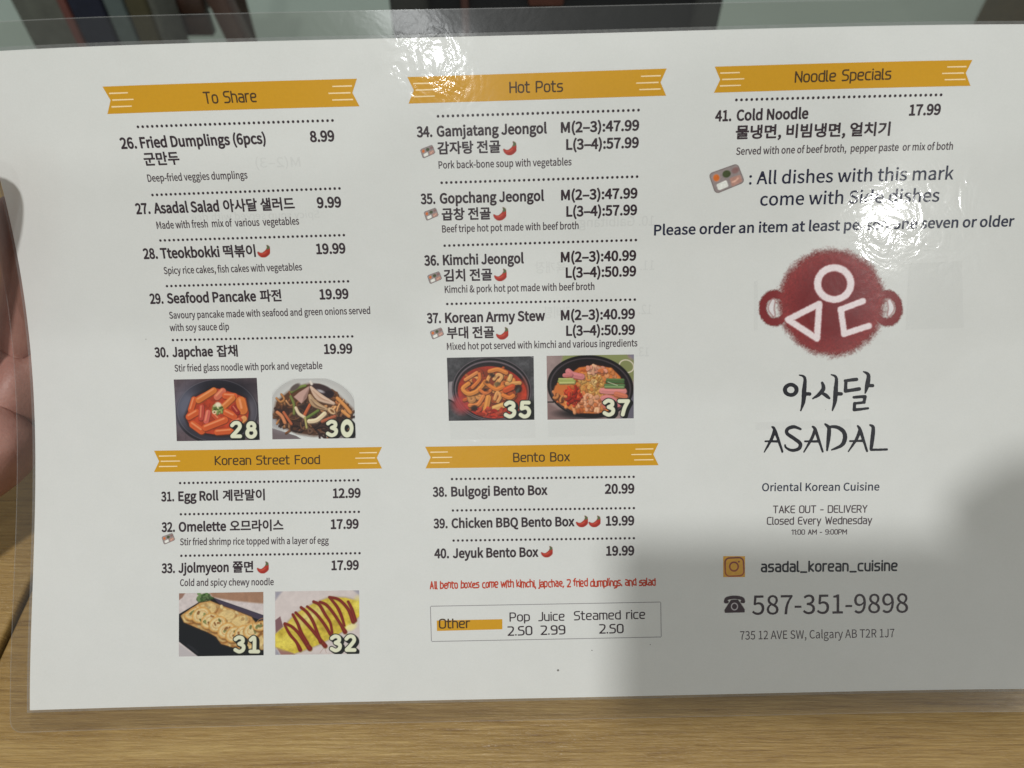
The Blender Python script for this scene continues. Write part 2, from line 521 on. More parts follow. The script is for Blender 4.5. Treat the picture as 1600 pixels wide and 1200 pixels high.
# ---------------------------------------------------------------- print: outline letters
GLYPH = {" ":[224,[]],"&":[679,[[259,-13,339,-3,409,27,469,71,557,18,638,-13,662,63,597,89,525,133,600,256,653,394,568,394,525,278,465,179,365,274,280,384,359,446,420,515,444,601,427,676,378,727,301,745,212,722,154,661,133,573,146,490,181,401,109,345,57,277,36,190,64,85,142,13],[409,119,343,76,270,60,196,77,144,123,125,195,137,248,171,295,218,338,306,222],[246,444,220,511,211,574,222,629,253,667,302,681,341,669,363,639,370,599,353,540,308,490]]],"(":[337,[[239,-196,295,-171,224,-21,182,142,168,311,182,478,224,640,295,791,239,817,160,663,110,496,92,311,110,125,160,-42]]],")":[337,[[99,-196,178,-42,228,125,246,311,228,496,178,663,99,817,42,791,114,640,156,478,171,311,156,142,114,-21,42,-171]]],",":[277,[[75,-190,153,-140,203,-69,221,19,211,76,185,113,144,126,95,109,75,62,95,15,142,-2,153,-1,140,-57,106,-102,53,-136]]],"-":[346,[[46,245,302,245,302,315,46,315]]],".":[277,[[139,-13,185,6,205,56,185,107,139,126,92,107,73,56,92,6]]],"0":[554,[[278,-13,372,11,444,82,489,201,505,368,489,534,444,652,372,722,278,745,183,722,111,652,66,534,50,368,66,201,111,82,183,11],[278,61,205,93,156,193,138,368,156,542,205,642,278,673,351,642,400,542,417,368,400,193,351,93]]],"1":[554,[[88,0,489,0,489,76,343,76,343,732,273,732,206,702,121,680,121,622,252,622,252,76,88,76]]],"2":[554,[[44,0,504,0,504,79,302,79,182,72,333,230,433,382,469,530,454,619,412,686,344,730,256,745,172,732,101,695,40,638,93,586,162,647,245,671,320,652,365,601,379,526,344,392,233,238,44,54]]],"3":[554,[[263,-13,355,1,430,42,480,108,498,196,477,284,422,346,344,381,344,386,412,424,457,483,473,562,445,661,370,723,260,745,182,734,115,703,56,658,105,600,174,651,257,671,323,657,365,616,380,555,362,484,298,434,178,415,178,346,285,335,355,305,394,259,405,199,386,126,334,79,257,63,182,75,123,106,76,147,29,88,86,38,162,1]]],"4":[554,[[340,0,425,0,425,202,523,202,523,275,425,275,425,732,325,732,20,262,20,202,340,202],[340,275,115,275,282,524,341,632,345,632,340,499]]],"5":[554,[[262,-13,351,4,428,52,481,131,501,238,484,342,436,415,366,458,281,471,222,464,171,442,190,654,465,654,465,732,110,732,86,390,135,359,193,391,257,402,337,383,389,326,408,236,387,143,332,84,253,63,177,75,119,104,73,144,27,84,84,37,161,1]]],"6":[554,[[301,-13,382,4,449,53,494,128,511,225,497,325,456,397,392,440,308,454,220,431,142,366,159,510,199,603,259,655,331,670,394,655,446,614,498,670,452,709,396,735,327,745,224,723,138,655,78,532,56,350,74,191,126,78,203,10],[144,294,194,348,245,377,293,386,366,366,410,311,424,225,408,137,364,80,301,59,221,86,168,165]]],"7":[554,[[198,0,293,0,307,196,340,364,403,519,507,677,507,732,49,732,49,654,404,654,290,457,225,249]]],"8":[554,[[280,-13,400,12,479,80,508,176,491,262,446,325,385,368,385,373,430,417,467,478,482,550,458,650,389,718,282,743,179,719,108,655,81,557,95,488,131,432,180,388,180,384,115,338,66,270,46,182,76,81,159,12],[330,397,248,435,187,485,164,557,179,619,220,660,281,675,347,658,390,611,404,545,385,468],[281,55,202,73,147,120,127,190,140,255,175,311,228,356,324,313,394,259,421,179,404,114,355,71]]],"9":[554,[[235,-13,334,9,419,81,478,208,500,397,482,550,430,658,352,723,254,745,173,728,106,680,61,605,44,507,58,408,99,336,163,292,246,278,336,302,414,366,396,223,356,130,299,78,232,63,164,78,108,119,58,62,104,23,162,-3],[413,443,363,387,311,355,261,346,188,366,144,422,130,507,146,595,191,653,255,674,335,648,388,570]]],":":[277,[[139,389,185,409,205,459,185,510,139,529,92,510,73,459,92,409],[139,-13,185,6,205,56,185,107,139,126,92,107,73,56,92,6]]],"A":[607,[[4,0,97,0,168,224,435,224,505,0,603,0,355,732,252,732],[191,297,227,409,300,657,304,657,377,409,412,297]]],"B":[656,[[101,0,334,0,446,13,534,53,591,120,611,215,592,301,540,359,462,389,462,394,521,429,557,485,569,553,551,635,499,691,419,722,318,732,101,732],[193,421,193,659,306,659,401,648,459,610,478,541,460,477,403,436,302,421],[193,74,193,350,321,350,430,336,497,292,520,218,496,136,428,89,321,74]]],"C":[637,[[376,-13,464,-1,538,35,601,92,550,151,501,106,445,78,380,68,286,89,214,149,169,244,153,368,169,492,216,585,289,644,383,664,467,645,533,595,583,655,532,699,465,732,382,745,253,719,151,644,83,525,58,365,82,206,149,87,250,13]]],"D":[687,[[101,0,288,0,434,25,541,97,606,213,628,368,606,524,540,638,432,708,284,732,101,732],[193,76,193,657,276,657,389,638,469,582,517,492,533,368,517,245,469,153,389,96,276,76]]],"E":[588,[[101,0,533,0,533,79,193,79,193,346,470,346,470,424,193,424,193,654,522,654,522,732,101,732]]],"F":[551,[[101,0,193,0,193,329,472,329,472,406,193,406,193,654,522,654,522,732,101,732]]],"G":[688,[[388,-13,480,-2,557,28,614,72,614,379,373,379,373,303,529,303,529,111,472,79,397,68,293,89,216,149,169,244,153,368,170,492,219,585,296,644,396,664,489,644,554,595,604,655,554,698,484,731,393,745,259,719,153,644,83,525,58,365,82,206,151,87,256,13]]],"H":[727,[[101,0,193,0,193,346,534,346,534,0,627,0,627,732,534,732,534,425,193,425,193,732,101,732]]],"J":[534,[[237,-13,328,5,391,53,427,126,438,215,438,732,346,732,346,224,332,134,293,84,228,68,179,76,137,103,101,151,35,103,86,39,153,0]]],"K":[645,[[101,0,193,0,193,232,319,381,538,0,641,0,376,454,606,732,501,732,195,364,193,364,193,732,101,732]]],"L":[542,[[101,0,513,0,513,79,193,79,193,732,101,732]]],"M":[811,[[101,0,184,0,184,405,172,621,176,621,235,454,373,74,435,74,573,454,632,621,636,621,624,405,624,0,710,0,710,732,599,732,459,341,408,188,404,188,352,341,212,732,101,732]]],"N":[722,[[101,0,188,0,188,384,177,613,181,613,260,462,526,0,621,0,621,732,533,732,533,352,537,235,546,120,541,120,462,271,195,732,101,732]]],"O":[741,[[370,-13,497,14,596,90,660,210,683,368,660,526,596,645,497,719,370,745,244,719,145,645,81,526,58,368,81,210,145,90,244,14],[370,68,281,89,212,150,168,244,153,368,168,492,212,585,281,644,370,664,460,644,529,585,573,492,588,368,573,244,529,150,460,89]]],"P":[632,[[101,0,193,0,193,292,314,292,424,305,509,346,564,417,583,517,563,618,508,685,421,721,310,732,101,732],[193,366,193,657,298,657,405,645,470,601,491,517,471,432,408,382,302,366]]],"Q":[741,[[370,64,281,85,212,146,168,242,153,368,168,492,212,585,281,644,370,664,460,644,529,585,573,492,588,368,573,242,529,146,460,85],[594,-184,655,-179,699,-167,681,-96,648,-104,604,-107,530,-96,468,-63,424,-9,530,32,612,111,664,224,683,368,660,526,596,645,497,719,370,745,244,719,145,645,81,526,58,368,77,222,132,107,216,28,326,-10,383,-99,474,-161]]],"R":[634,[[193,384,193,657,316,657,413,645,473,604,493,527,473,448,413,400,316,384],[502,0,606,0,420,321,507,359,564,428,585,527,566,623,513,687,432,721,330,732,101,732,101,0,193,0,193,311,325,311]]],"S":[595,[[304,-13,407,3,485,47,535,113,552,195,532,286,478,347,401,390,298,435,241,462,195,500,176,558,193,615,240,651,313,664,405,646,479,596,527,655,468,702,396,733,313,745,194,720,112,652,82,551,105,462,162,401,231,363,336,318,398,287,442,248,458,187,440,124,387,83,305,68,230,79,161,111,103,159,48,95,119,38,205,0]]],"T":[598,[[253,0,346,0,346,654,567,654,567,732,31,732,31,654,253,654]]],"V":[574,[[235,0,342,0,574,732,480,732,362,336,292,94,288,94,217,336,98,732,1,732]]],"W":[877,[[181,0,291,0,399,441,436,608,440,608,476,441,587,0,699,0,850,732,762,732,683,334,643,96,637,96,585,334,483,732,398,732,298,334,246,96,242,96,198,334,121,732,26,732]]],"a":[562,[[217,-13,312,10,396,65,399,65,407,0,482,0,482,334,472,425,438,495,380,540,295,556,174,533,82,485,117,422,191,462,280,480,348,460,382,410,391,344,242,317,139,277,78,219,59,141,80,57,135,5],[243,61,194,69,160,97,147,147,170,208,247,254,391,283,391,132,317,79]]],"b":[617,[[331,-13,420,7,495,64,547,156,566,280,552,394,511,481,443,537,351,556,261,534,180,480,184,577,184,795,92,795,92,0,165,0,173,56,177,56,253,5],[316,64,254,76,184,120,184,405,258,460,328,479,411,454,457,384,471,279,451,163,396,90]]],"c":[509,[[306,-13,399,5,481,55,441,117,383,79,314,63,226,89,167,161,146,271,168,380,228,453,317,479,375,466,424,432,470,492,404,537,313,556,213,537,130,481,73,391,52,271,71,150,125,61,205,6]]],"d":[619,[[277,-13,368,10,441,64,444,64,452,0,527,0,527,795,435,795,435,586,440,493,370,539,288,556,199,536,124,479,72,389,53,271,69,150,114,61,184,6],[297,64,216,89,165,160,147,272,168,381,224,453,304,479,369,466,435,422,435,138,368,82]]],"e":[553,[[312,-13,410,3,489,42,457,103,394,71,322,60,231,83,168,149,142,250,507,250,511,302,497,407,455,487,387,538,295,556,204,536,127,480,72,390,52,271,72,151,127,62,210,6],[141,315,169,406,224,464,297,483,369,464,415,407,431,315]]],"f":[324,[[33,468,107,468,107,0,198,0,198,468,313,468,313,542,198,542,198,628,206,687,232,723,275,735,305,731,336,720,356,791,313,803,265,808,176,786,124,724,107,629,107,542,33,537]]],"g":[563,[[275,-250,388,-234,475,-194,530,-134,549,-62,528,11,465,53,360,67,254,67,197,75,167,95,159,126,169,163,194,191,233,177,274,172,375,195,446,260,472,360,460,425,428,472,539,472,539,542,351,542,317,552,274,556,173,532,99,466,71,362,93,276,142,217,142,213,101,172,82,112,96,58,131,23,131,18,72,-37,51,-105,80,-184,158,-233],[274,234,216,250,175,294,159,362,175,431,216,474,274,489,332,474,374,431,389,362,373,294,332,250],[288,-187,203,-175,149,-142,131,-92,144,-45,186,0,256,-8,350,-8,410,-15,447,-36,459,-77,438,-130,379,-171]]],"h":[606,[[92,0,184,0,184,393,257,455,332,476,390,461,424,414,434,332,434,0,525,0,525,344,508,460,453,532,359,556,291,544,232,511,180,465,184,577,184,795,92,795]]],"i":[274,[[92,0,184,0,184,542,92,542],[138,654,182,671,199,715,182,758,138,774,94,758,78,715,94,671]]],"j":[274,[[35,-242,121,-220,169,-158,184,-62,184,542,93,542,93,-62,88,-119,67,-156,26,-169,-26,-159,-44,-228,-9,-238],[138,654,181,671,199,715,181,758,138,774,94,758,77,715,94,671]]],"k":[551,[[92,0,182,0,182,143,284,262,442,0,541,0,337,324,517,542,415,542,186,257,182,257,182,795,92,795]]],"l":[283,[[188,-13,241,-5,228,65,209,63,191,72,184,102,184,795,92,795,92,108,102,42,133,1]]],"m":[925,[[92,0,184,0,184,393,255,456,320,476,376,461,410,414,420,332,420,0,511,0,511,393,583,456,648,476,705,461,738,414,749,332,749,0,840,0,840,344,822,460,768,532,676,556,612,543,553,506,496,452,466,508,418,543,347,556,285,544,228,511,178,463,176,463,167,542,92,542]]],"n":[609,[[92,0,184,0,184,393,257,455,332,476,390,461,424,414,434,332,434,0,525,0,525,344,508,460,453,532,359,556,291,544,231,511,178,463,176,463,167,542,92,542]]],"o":[605,[[303,-13,398,6,478,61,533,150,553,271,533,391,478,481,398,537,303,556,207,537,127,481,72,391,52,271,72,150,127,61,207,6],[303,63,220,89,166,161,146,271,166,380,220,453,303,479,385,453,440,380,460,271,440,161,385,89]]],"p":[619,[[92,-229,184,-229,184,-45,181,50,256,3,331,-13,420,7,495,64,547,156,566,280,552,394,511,481,443,537,351,556,259,533,178,479,176,479,167,542,92,542],[316,64,254,76,184,120,184,405,258,460,328,479,411,454,457,384,471,279,451,163,396,90]]],"r":[387,[[92,0,184,0,184,349,225,422,272,462,320,474,372,465,389,544,363,554,332,556,273,542,221,503,178,443,176,443,167,542,92,542]]],"s":[467,[[234,-13,341,9,408,67,430,148,405,230,343,279,266,313,208,336,166,365,149,406,160,446,193,474,250,485,315,471,372,437,416,494,342,538,249,556,147,535,84,480,62,402,86,327,145,278,220,246,278,221,325,189,344,143,332,100,296,69,237,58,150,76,76,123,32,62,123,8]]],"t":[376,[[262,-13,313,-7,362,7,345,76,314,65,283,61,233,73,206,109,199,165,199,468,347,468,347,542,199,542,199,695,123,695,113,542,27,537,27,468,108,468,108,168,122,73,171,10]]],"u":[606,[[251,-13,319,-1,377,33,429,85,432,85,439,0,515,0,515,542,424,542,424,158,353,88,278,66,219,81,186,128,176,210,176,542,84,542,84,199,94,107,124,41,176,1]]],"v":[520,[[209,0,316,0,507,542,417,542,315,234,265,74,260,74,210,234,108,542,13,542]]],"w":[801,[[178,0,284,0,360,291,397,448,402,448,439,293,517,0,628,0,775,542,687,542,608,229,575,78,570,78,532,229,447,542,358,542,274,229,238,78,233,78,201,229,120,542,27,542]]],"x":[497,[[15,0,111,0,184,127,239,224,244,224,303,127,382,0,482,0,304,274,468,542,373,542,307,423,259,333,254,333,201,423,128,542,29,542,194,283]]],"y":[520,[[101,-234,193,-209,258,-142,304,-46,507,542,418,542,321,242,277,88,272,88,218,242,108,542,13,542,231,-1,219,-42,190,-102,150,-143,97,-159,55,-150,37,-223,66,-231]]],"–":[535,[[46,250,489,250,489,312,46,312]]],"갈":[919,[[668,826,668,366,751,366,751,554,884,554,884,624,751,624,751,826],[91,782,91,714,415,714,384,614,311,529,200,461,51,412,83,344,260,406,393,501,478,626,507,782],[180,-2,180,-69,783,-69,783,-2,261,-2,261,101,751,101,751,326,178,326,178,259,669,259,669,165,180,165]]],"감":[919,[[182,272,182,-65,751,-65,751,272],[669,204,669,2,264,2,264,204],[668,826,668,314,751,314,751,537,884,537,884,606,751,606,751,826],[89,767,89,700,415,700,383,593,309,501,196,426,49,370,82,304,260,375,393,477,476,609,505,767]]],"개":[919,[[535,802,535,-33,613,-33,613,394,735,394,735,-78,815,-78,815,826,735,826,735,462,613,462,613,802],[85,709,85,641,355,641,331,506,275,381,183,270,50,175,98,116,259,237,363,380,419,539,435,709]]],"계":[919,[[738,826,738,-78,817,-78,817,826],[89,711,89,643,354,643,327,507,268,383,176,272,49,177,98,117,244,229,347,361,408,507,556,507,556,349,393,349,393,281,556,281,556,-32,635,-32,635,802,556,802,556,575,423,575,432,642,435,711]]],"골":[919,[[147,789,147,722,680,722,678,633,663,524,745,516,760,635,762,731,762,789],[385,622,385,465,51,465,51,399,865,399,865,465,467,465,467,622],[149,-1,149,-67,788,-67,788,-1,231,-1,231,100,765,100,765,317,147,317,147,250,683,250,683,160,149,160]]],"곱":[919,[[156,295,156,-66,759,-66,759,295,677,295,677,186,239,186,239,295],[239,121,677,121,677,2,239,2],[147,789,147,722,680,722,677,621,656,495,738,486,759,618,762,724,762,789],[385,597,385,438,51,438,51,370,866,370,866,438,467,438,467,597]]],"군":[919,[[50,427,50,360,421,360,421,144,503,144,503,360,869,360,869,427,740,427,760,582,763,706,763,778,154,778,154,710,681,710,681,706,678,582,657,427],[153,225,153,-58,781,-58,781,10,236,10,236,225]]],"기":[919,[[708,826,708,-78,791,-78,791,826],[103,728,103,661,441,661,409,508,335,372,220,255,61,158,105,91,298,216,429,367,502,539,525,728]]],"김":[919,[[707,825,707,316,790,316,790,825],[207,272,207,-65,790,-65,790,272],[709,206,709,2,288,2,288,206],[108,767,108,701,433,701,400,593,324,501,209,426,60,371,93,306,272,375,407,477,492,608,522,767]]],"냉":[919,[[514,265,389,253,294,219,234,166,213,94,234,23,294,-31,389,-64,514,-76,639,-64,734,-31,795,23,816,94,795,166,734,219,639,253],[514,199,631,186,706,150,733,94,706,38,631,3,514,-10,397,3,322,38,295,94,322,150,397,186],[529,808,529,312,607,312,607,521,732,521,732,279,811,279,811,825,732,825,732,590,607,590,607,808],[94,429,94,360,152,360,309,366,476,388,467,457,317,436,177,429,177,753,94,753]]],"달":[919,[[90,774,90,404,160,404,393,410,582,436,572,502,392,478,172,471,172,707,488,707,488,774],[668,826,668,371,751,371,751,567,884,567,884,636,751,636,751,826],[180,2,180,-66,783,-66,783,2,261,2,261,102,751,102,751,326,178,326,178,259,669,259,669,166,180,166]]],"대":[919,[[532,806,532,-31,609,-31,609,395,737,395,737,-78,816,-78,816,826,737,826,737,463,609,463,609,806],[82,716,82,145,141,145,319,150,475,172,467,241,324,220,165,215,165,648,417,648,417,716]]],"두":[919,[[162,773,162,422,765,422,765,489,246,489,246,705,753,705,753,773],[49,305,49,237,415,237,415,-75,497,-75,497,237,868,237,868,305]]],"드":[919,[[50,114,50,45,869,45,869,114],[154,742,154,325,774,325,774,392,236,392,236,674,765,674,765,742]]],"떡":[919,[[184,243,184,175,720,175,720,-79,802,-79,802,243],[555,593,555,526,720,526,720,287,802,287,802,826,720,826,720,593],[74,757,74,343,113,343,206,345,319,361,310,429,227,416,155,410,155,689,302,689,302,757],[351,757,351,343,395,343,526,346,642,362,633,430,536,415,432,410,432,689,600,689,600,757]]],"라":[919,[[662,826,662,-79,744,-79,744,397,892,397,892,467,744,467,744,826],[85,742,85,674,410,674,410,485,87,485,87,139,159,139,387,146,591,172,583,240,387,215,169,209,169,417,492,417,492,742]]],"란":[919,[[668,825,668,160,751,160,751,478,885,478,885,548,751,548,751,825],[194,211,194,-58,792,-58,792,10,278,10,278,211],[87,766,87,698,412,698,412,571,89,571,89,300,160,300,384,305,589,329,581,397,383,374,171,367,171,507,493,507,493,766]]],"러":[919,[[538,479,538,410,710,410,710,-79,792,-79,792,826,710,826,710,479],[81,742,81,674,403,674,403,493,84,493,84,138,153,138,369,144,565,168,558,237,371,213,166,208,166,425,484,425,484,742]]],"만":[919,[[87,744,87,327,502,327,502,744],[421,677,421,393,168,393,168,677],[668,826,668,164,751,164,751,482,884,482,884,551,751,551,751,826],[189,227,189,-58,791,-58,791,10,271,10,271,227]]],"말":[919,[[87,775,87,412,502,412,502,775],[421,708,421,479,168,479,168,708],[668,826,668,366,751,366,751,562,884,562,884,631,751,631,751,826],[180,1,180,-66,783,-66,783,1,261,1,261,102,751,102,751,324,178,324,178,258,669,258,669,164,180,164]]],"면":[919,[[422,680,422,390,173,390,173,680],[503,598,710,598,710,473,503,473],[710,825,710,667,503,667,503,747,92,747,92,325,503,325,503,405,710,405,710,166,793,166,793,825],[213,225,213,-58,814,-58,814,10,296,10,296,225]]],"물":[919,[[156,796,156,520,760,520,760,796],[678,730,678,586,237,586,237,730],[151,-3,151,-68,788,-68,788,-3,232,-3,232,87,761,87,761,291,498,291,498,378,866,378,866,445,50,445,50,378,415,378,415,291,149,291,149,227,680,227,680,148,151,148]]],"므":[919,[[50,111,50,42,869,42,869,111],[146,747,146,319,769,319,769,747],[688,680,688,384,227,384,227,680]]],"볶":[919,[[132,227,132,159,352,159,352,-77,432,-77,432,227],[475,227,475,159,688,159,688,-77,770,-77,770,227],[240,641,677,641,677,537,240,537],[158,808,158,470,416,470,416,374,50,374,50,308,866,308,866,374,499,374,499,470,759,470,759,808,677,808,677,705,240,705,240,808]]],"부":[919,[[153,789,153,398,764,398,764,789,681,789,681,665,235,665,235,789],[235,598,681,598,681,466,235,466],[49,291,49,224,415,224,415,-78,497,-78,497,224,868,224,868,291]]],"비":[919,[[706,826,706,-79,789,-79,789,826],[101,749,101,139,526,139,526,749,444,749,444,511,184,511,184,749],[184,445,444,445,444,208,184,208]]],"빔":[919,[[97,779,97,359,519,359,519,779,437,779,437,641,179,641,179,779],[179,574,437,574,437,426,179,426],[707,825,707,300,790,300,790,825],[207,251,207,-65,790,-65,790,251],[709,185,709,3,288,3,288,185]]],"사":[919,[[271,748,271,586,239,422,156,279,37,182,88,115,183,187,259,290,313,414,365,297,440,201,531,133,582,199,466,292,384,429,353,586,353,748],[661,826,661,-78,744,-78,744,389,892,389,892,460,744,460,744,826]]],"샐":[919,[[239,787,239,694,216,588,152,490,50,419,95,357,174,408,237,477,280,560,320,487,379,426,456,382,500,443,402,505,340,591,319,690,319,787],[538,809,538,353,616,353,616,553,732,553,732,345,811,345,811,825,732,825,732,621,616,621,616,809],[217,-1,217,-68,846,-68,846,-1,299,-1,299,91,811,91,811,304,215,304,215,238,730,238,730,154,217,154]]],"스":[919,[[50,113,50,44,869,44,869,113],[411,763,411,694,382,583,307,487,202,414,84,372,121,304,255,356,373,445,455,563,538,444,655,355,790,304,828,372,709,414,604,487,527,583,498,694,498,763]]],"아":[919,[[290,756,198,734,126,671,80,571,63,441,80,311,126,211,198,148,290,126,381,148,453,211,500,311,516,441,500,571,453,671,381,734],[290,682,367,652,419,569,437,441,419,313,367,230,290,200,213,230,161,313,142,441,161,569,213,652],[661,826,661,-78,744,-78,744,395,892,395,892,465,744,465,744,826]]],"얼":[919,[[297,727,375,709,429,661,449,590,429,518,375,470,297,452,217,470,163,518,143,590,163,661,217,709],[297,795,203,780,130,738,81,673,64,590,81,507,130,442,203,400,297,384,406,406,486,467,525,557,710,557,710,366,792,366,792,826,710,826,710,625,525,625,485,714,406,774],[213,1,213,-66,826,-66,826,1,295,1,295,99,792,99,792,317,211,317,211,251,710,251,710,162,213,162]]],"오":[919,[[457,700,586,679,673,620,706,530,673,440,586,381,457,359,330,381,242,440,210,530,242,620,330,679],[50,107,50,38,869,38,869,107,498,107,498,295,614,318,705,367,765,439,786,530,761,627,693,702,589,750,457,767,326,750,222,702,154,627,130,530,151,439,210,367,300,318,416,295,416,107]]],"육":[919,[[457,805,326,793,226,759,162,705,140,632,162,559,226,504,326,470,457,458,589,470,689,504,753,559,775,632,753,705,689,759,589,793],[457,739,581,726,661,690,690,632,661,574,581,537,457,524,334,537,253,574,225,632,253,690,334,726],[141,211,141,144,682,144,682,-78,765,-78,765,211,650,211,650,324,866,324,866,390,50,390,50,324,265,324,265,211],[348,324,568,324,568,211,348,211]]],"이":[919,[[706,826,706,-79,789,-79,789,826],[313,756,220,734,148,671,100,571,83,441,100,311,148,211,220,148,313,126,404,148,477,211,524,311,541,441,524,571,477,671,404,734],[313,682,390,652,442,569,461,441,442,313,390,230,313,200,234,230,182,313,163,441,182,569,234,652]]],"자":[919,[[67,733,67,664,273,664,273,550,240,395,154,257,35,162,84,96,179,167,259,270,315,394,369,280,446,185,539,118,586,184,468,275,386,405,355,550,355,664,554,664,554,733],[661,826,661,-78,744,-78,744,391,892,391,892,461,744,461,744,826]]],"잡":[919,[[182,288,182,-66,751,-66,751,288,668,288,668,179,264,179,264,288],[264,113,668,113,668,2,264,2],[70,766,70,698,272,698,272,668,243,549,163,451,44,386,86,321,184,370,262,443,314,534,366,451,440,385,535,340,574,404,458,466,382,559,355,669,355,698,553,698,553,766],[668,826,668,331,751,331,751,548,884,548,884,617,751,617,751,826]]],"장":[919,[[463,257,339,245,245,213,186,161,166,91,186,21,245,-32,339,-65,463,-76,587,-65,680,-32,739,21,759,91,739,161,680,213,587,245],[463,191,578,179,652,145,678,91,652,36,578,2,463,-10,348,2,274,36,248,91,274,145,348,179],[71,759,71,691,273,691,273,655,244,532,165,431,46,362,88,297,186,349,264,424,316,518,367,436,440,370,534,324,573,388,458,451,383,544,356,656,356,691,554,691,554,759],[668,826,668,282,751,282,751,527,884,527,884,596,751,596,751,826]]],"전":[919,[[710,825,710,576,528,576,528,508,710,508,710,163,793,163,793,825],[217,222,217,-58,818,-58,818,10,299,10,299,222],[79,752,79,684,280,684,280,640,251,517,171,413,53,345,96,278,194,331,271,408,323,503,374,417,448,347,540,299,582,364,467,431,391,527,363,640,363,684,561,684,561,752]]],"쫄":[919,[[50,426,50,359,866,359,866,426,498,426,498,503,416,503,416,426],[151,-4,151,-68,788,-68,788,-4,232,-4,232,85,761,85,761,289,149,289,149,227,680,227,680,145,151,145],[475,804,475,737,589,737,589,731,573,675,528,623,457,583,386,623,341,675,325,731,325,737,439,737,439,804,102,804,102,737,243,737,243,731,223,661,166,598,76,555,111,494,190,530,249,581,288,642,325,589,381,544,457,513,533,544,590,588,628,641,666,580,725,529,803,494,839,555,749,598,692,661,672,731,672,737,812,737,812,804]]],"창":[919,[[463,250,338,239,245,207,186,156,166,87,186,18,245,-33,338,-64,463,-75,587,-64,680,-33,739,18,759,87,739,156,680,207,587,239],[463,185,578,173,652,140,678,87,652,34,578,1,463,-11,348,1,274,34,248,87,274,140,348,173],[276,830,276,716,75,716,75,649,276,649,276,631,247,516,169,421,51,359,92,295,189,343,266,413,318,502,370,423,445,361,539,318,578,383,462,441,385,527,357,631,357,649,557,649,557,716,358,716,358,830],[668,826,668,273,751,273,751,523,884,523,884,592,751,592,751,826]]],"채":[919,[[235,793,235,658,64,658,64,589,235,589,235,548,212,401,146,269,42,173,91,110,171,177,233,269,275,376,318,276,380,191,459,130,507,192,403,282,337,407,314,548,314,589,483,589,483,658,314,658,314,793],[543,807,543,-32,622,-32,622,391,740,391,740,-78,820,-78,820,826,740,826,740,461,622,461,622,807]]],"치":[919,[[706,826,706,-78,789,-78,789,826],[300,809,300,669,91,669,91,602,301,602,301,533,270,380,187,250,67,161,113,97,210,163,289,258,343,375,398,265,477,175,573,113,619,177,498,262,414,387,382,533,382,602,588,602,588,669,382,669,382,809]]],"탕":[919,[[464,248,340,237,246,205,187,155,167,86,187,17,246,-34,340,-65,464,-76,589,-65,682,-34,741,17,761,86,741,155,682,205,589,237],[464,183,579,171,653,138,679,86,653,33,579,0,464,-12,349,0,275,33,249,86,275,138,349,171],[668,826,668,271,751,271,751,523,884,523,884,592,751,592,751,826],[91,762,91,331,160,331,389,335,571,356,562,423,389,403,174,398,174,516,487,516,487,582,174,582,174,695,503,695,503,762]]],"파":[919,[[49,146,318,151,610,180,605,241,466,228,466,661,564,661,564,729,61,729,61,661,158,661,158,217,39,216],[239,661,386,661,386,223,239,218],[661,826,661,-78,744,-78,744,395,892,395,892,464,744,464,744,826]]]}
GEOM = {}
def glyph(ch, bold):
    """triangles of one letter (1000 units to the em), its outline pushed out by `bold` em"""
    key = (ch, bold)
    if key in GEOM: return GEOM[key]
    if bold > 0.03 and GLYPH[ch][1]:
        P_ = [np.array(f, float).reshape(-1, 2) for f in GLYPH[ch][1]]
        allp = np.concatenate(P_); lo = allp.min(0) - 90; hi = allp.max(0) + 90
        step = 17.0
        gx = np.arange(lo[0], hi[0], step); gy = np.arange(lo[1], hi[1], step)
        X, Y = np.meshgrid(gx, gy)
        D = np.full(X.shape, 1e9); ins = np.zeros(X.shape, bool)
        for p in P_:
            for a, b in zip(p, np.roll(p, -1, 0)):
                D = np.minimum(D, seg_dist(X, Y, a, b))
                if a[1] != b[1]:
                    ins ^= ((a[1] > Y) != (b[1] > Y)) & (X < (b[0] - a[0]) * (Y - a[1]) / (b[1] - a[1]) + a[0])
        GEOM[key] = field_mesh(np.where(ins, -D, D) - bold * 1000, gx[0], gy[0], step)
        return GEOM[key]
    loops = []
    for flat in GLYPH[ch][1]:
        p = np.array(flat, float).reshape(-1, 2)
        if bold:
            e = np.roll(p, -1, 0) - p
            e /= np.maximum(np.linalg.norm(e, axis=1, keepdims=True), 1e-6)
            nr = np.stack([e[:, 1], -e[:, 0]], -1)
            a = np.roll(nr, 1, 0) + nr
            a /= np.maximum((a * a).sum(1, keepdims=True), 1.5) / 2
            p = p + a * 1 * bold * 1000
        loops.append(p)
    def area(p):
        q = np.roll(p, -1, 0)
        return 0.5 * float(np.sum(p[:, 0] * q[:, 1] - p[:, 1] * q[:, 0]))
    def within(pt, p):
        q = np.roll(p, -1, 0)
        with np.errstate(divide='ignore', invalid='ignore'):
            x = (q[:, 0] - p[:, 0]) * (pt[1] - p[:, 1]) / (q[:, 1] - p[:, 1]) + p[:, 0]
        return bool(np.sum(((p[:, 1] > pt[1]) != (q[:, 1] > pt[1])) & (pt[0] < x)) % 2)
    outer = [l for l in loops if area(l) * 1 > 0]
    holes = [l for l in loops if area(l) * 1 <= 0]
    pts, tris, n = [], [], 0
    for o in outer:
        grp = [o] + [hl for hl in holes if within(hl[0], o)]
        tris += [tuple(i + n for i in t) for t in tessellate_polygon([[Vector((x, y, 0)) for x, y in l] for l in grp])]
        for l in grp: pts.append(l); n += len(l)
    pts = np.concatenate(pts) if pts else np.zeros((0, 2))
    GEOM[key] = (pts, tris)
    return GEOM[key]

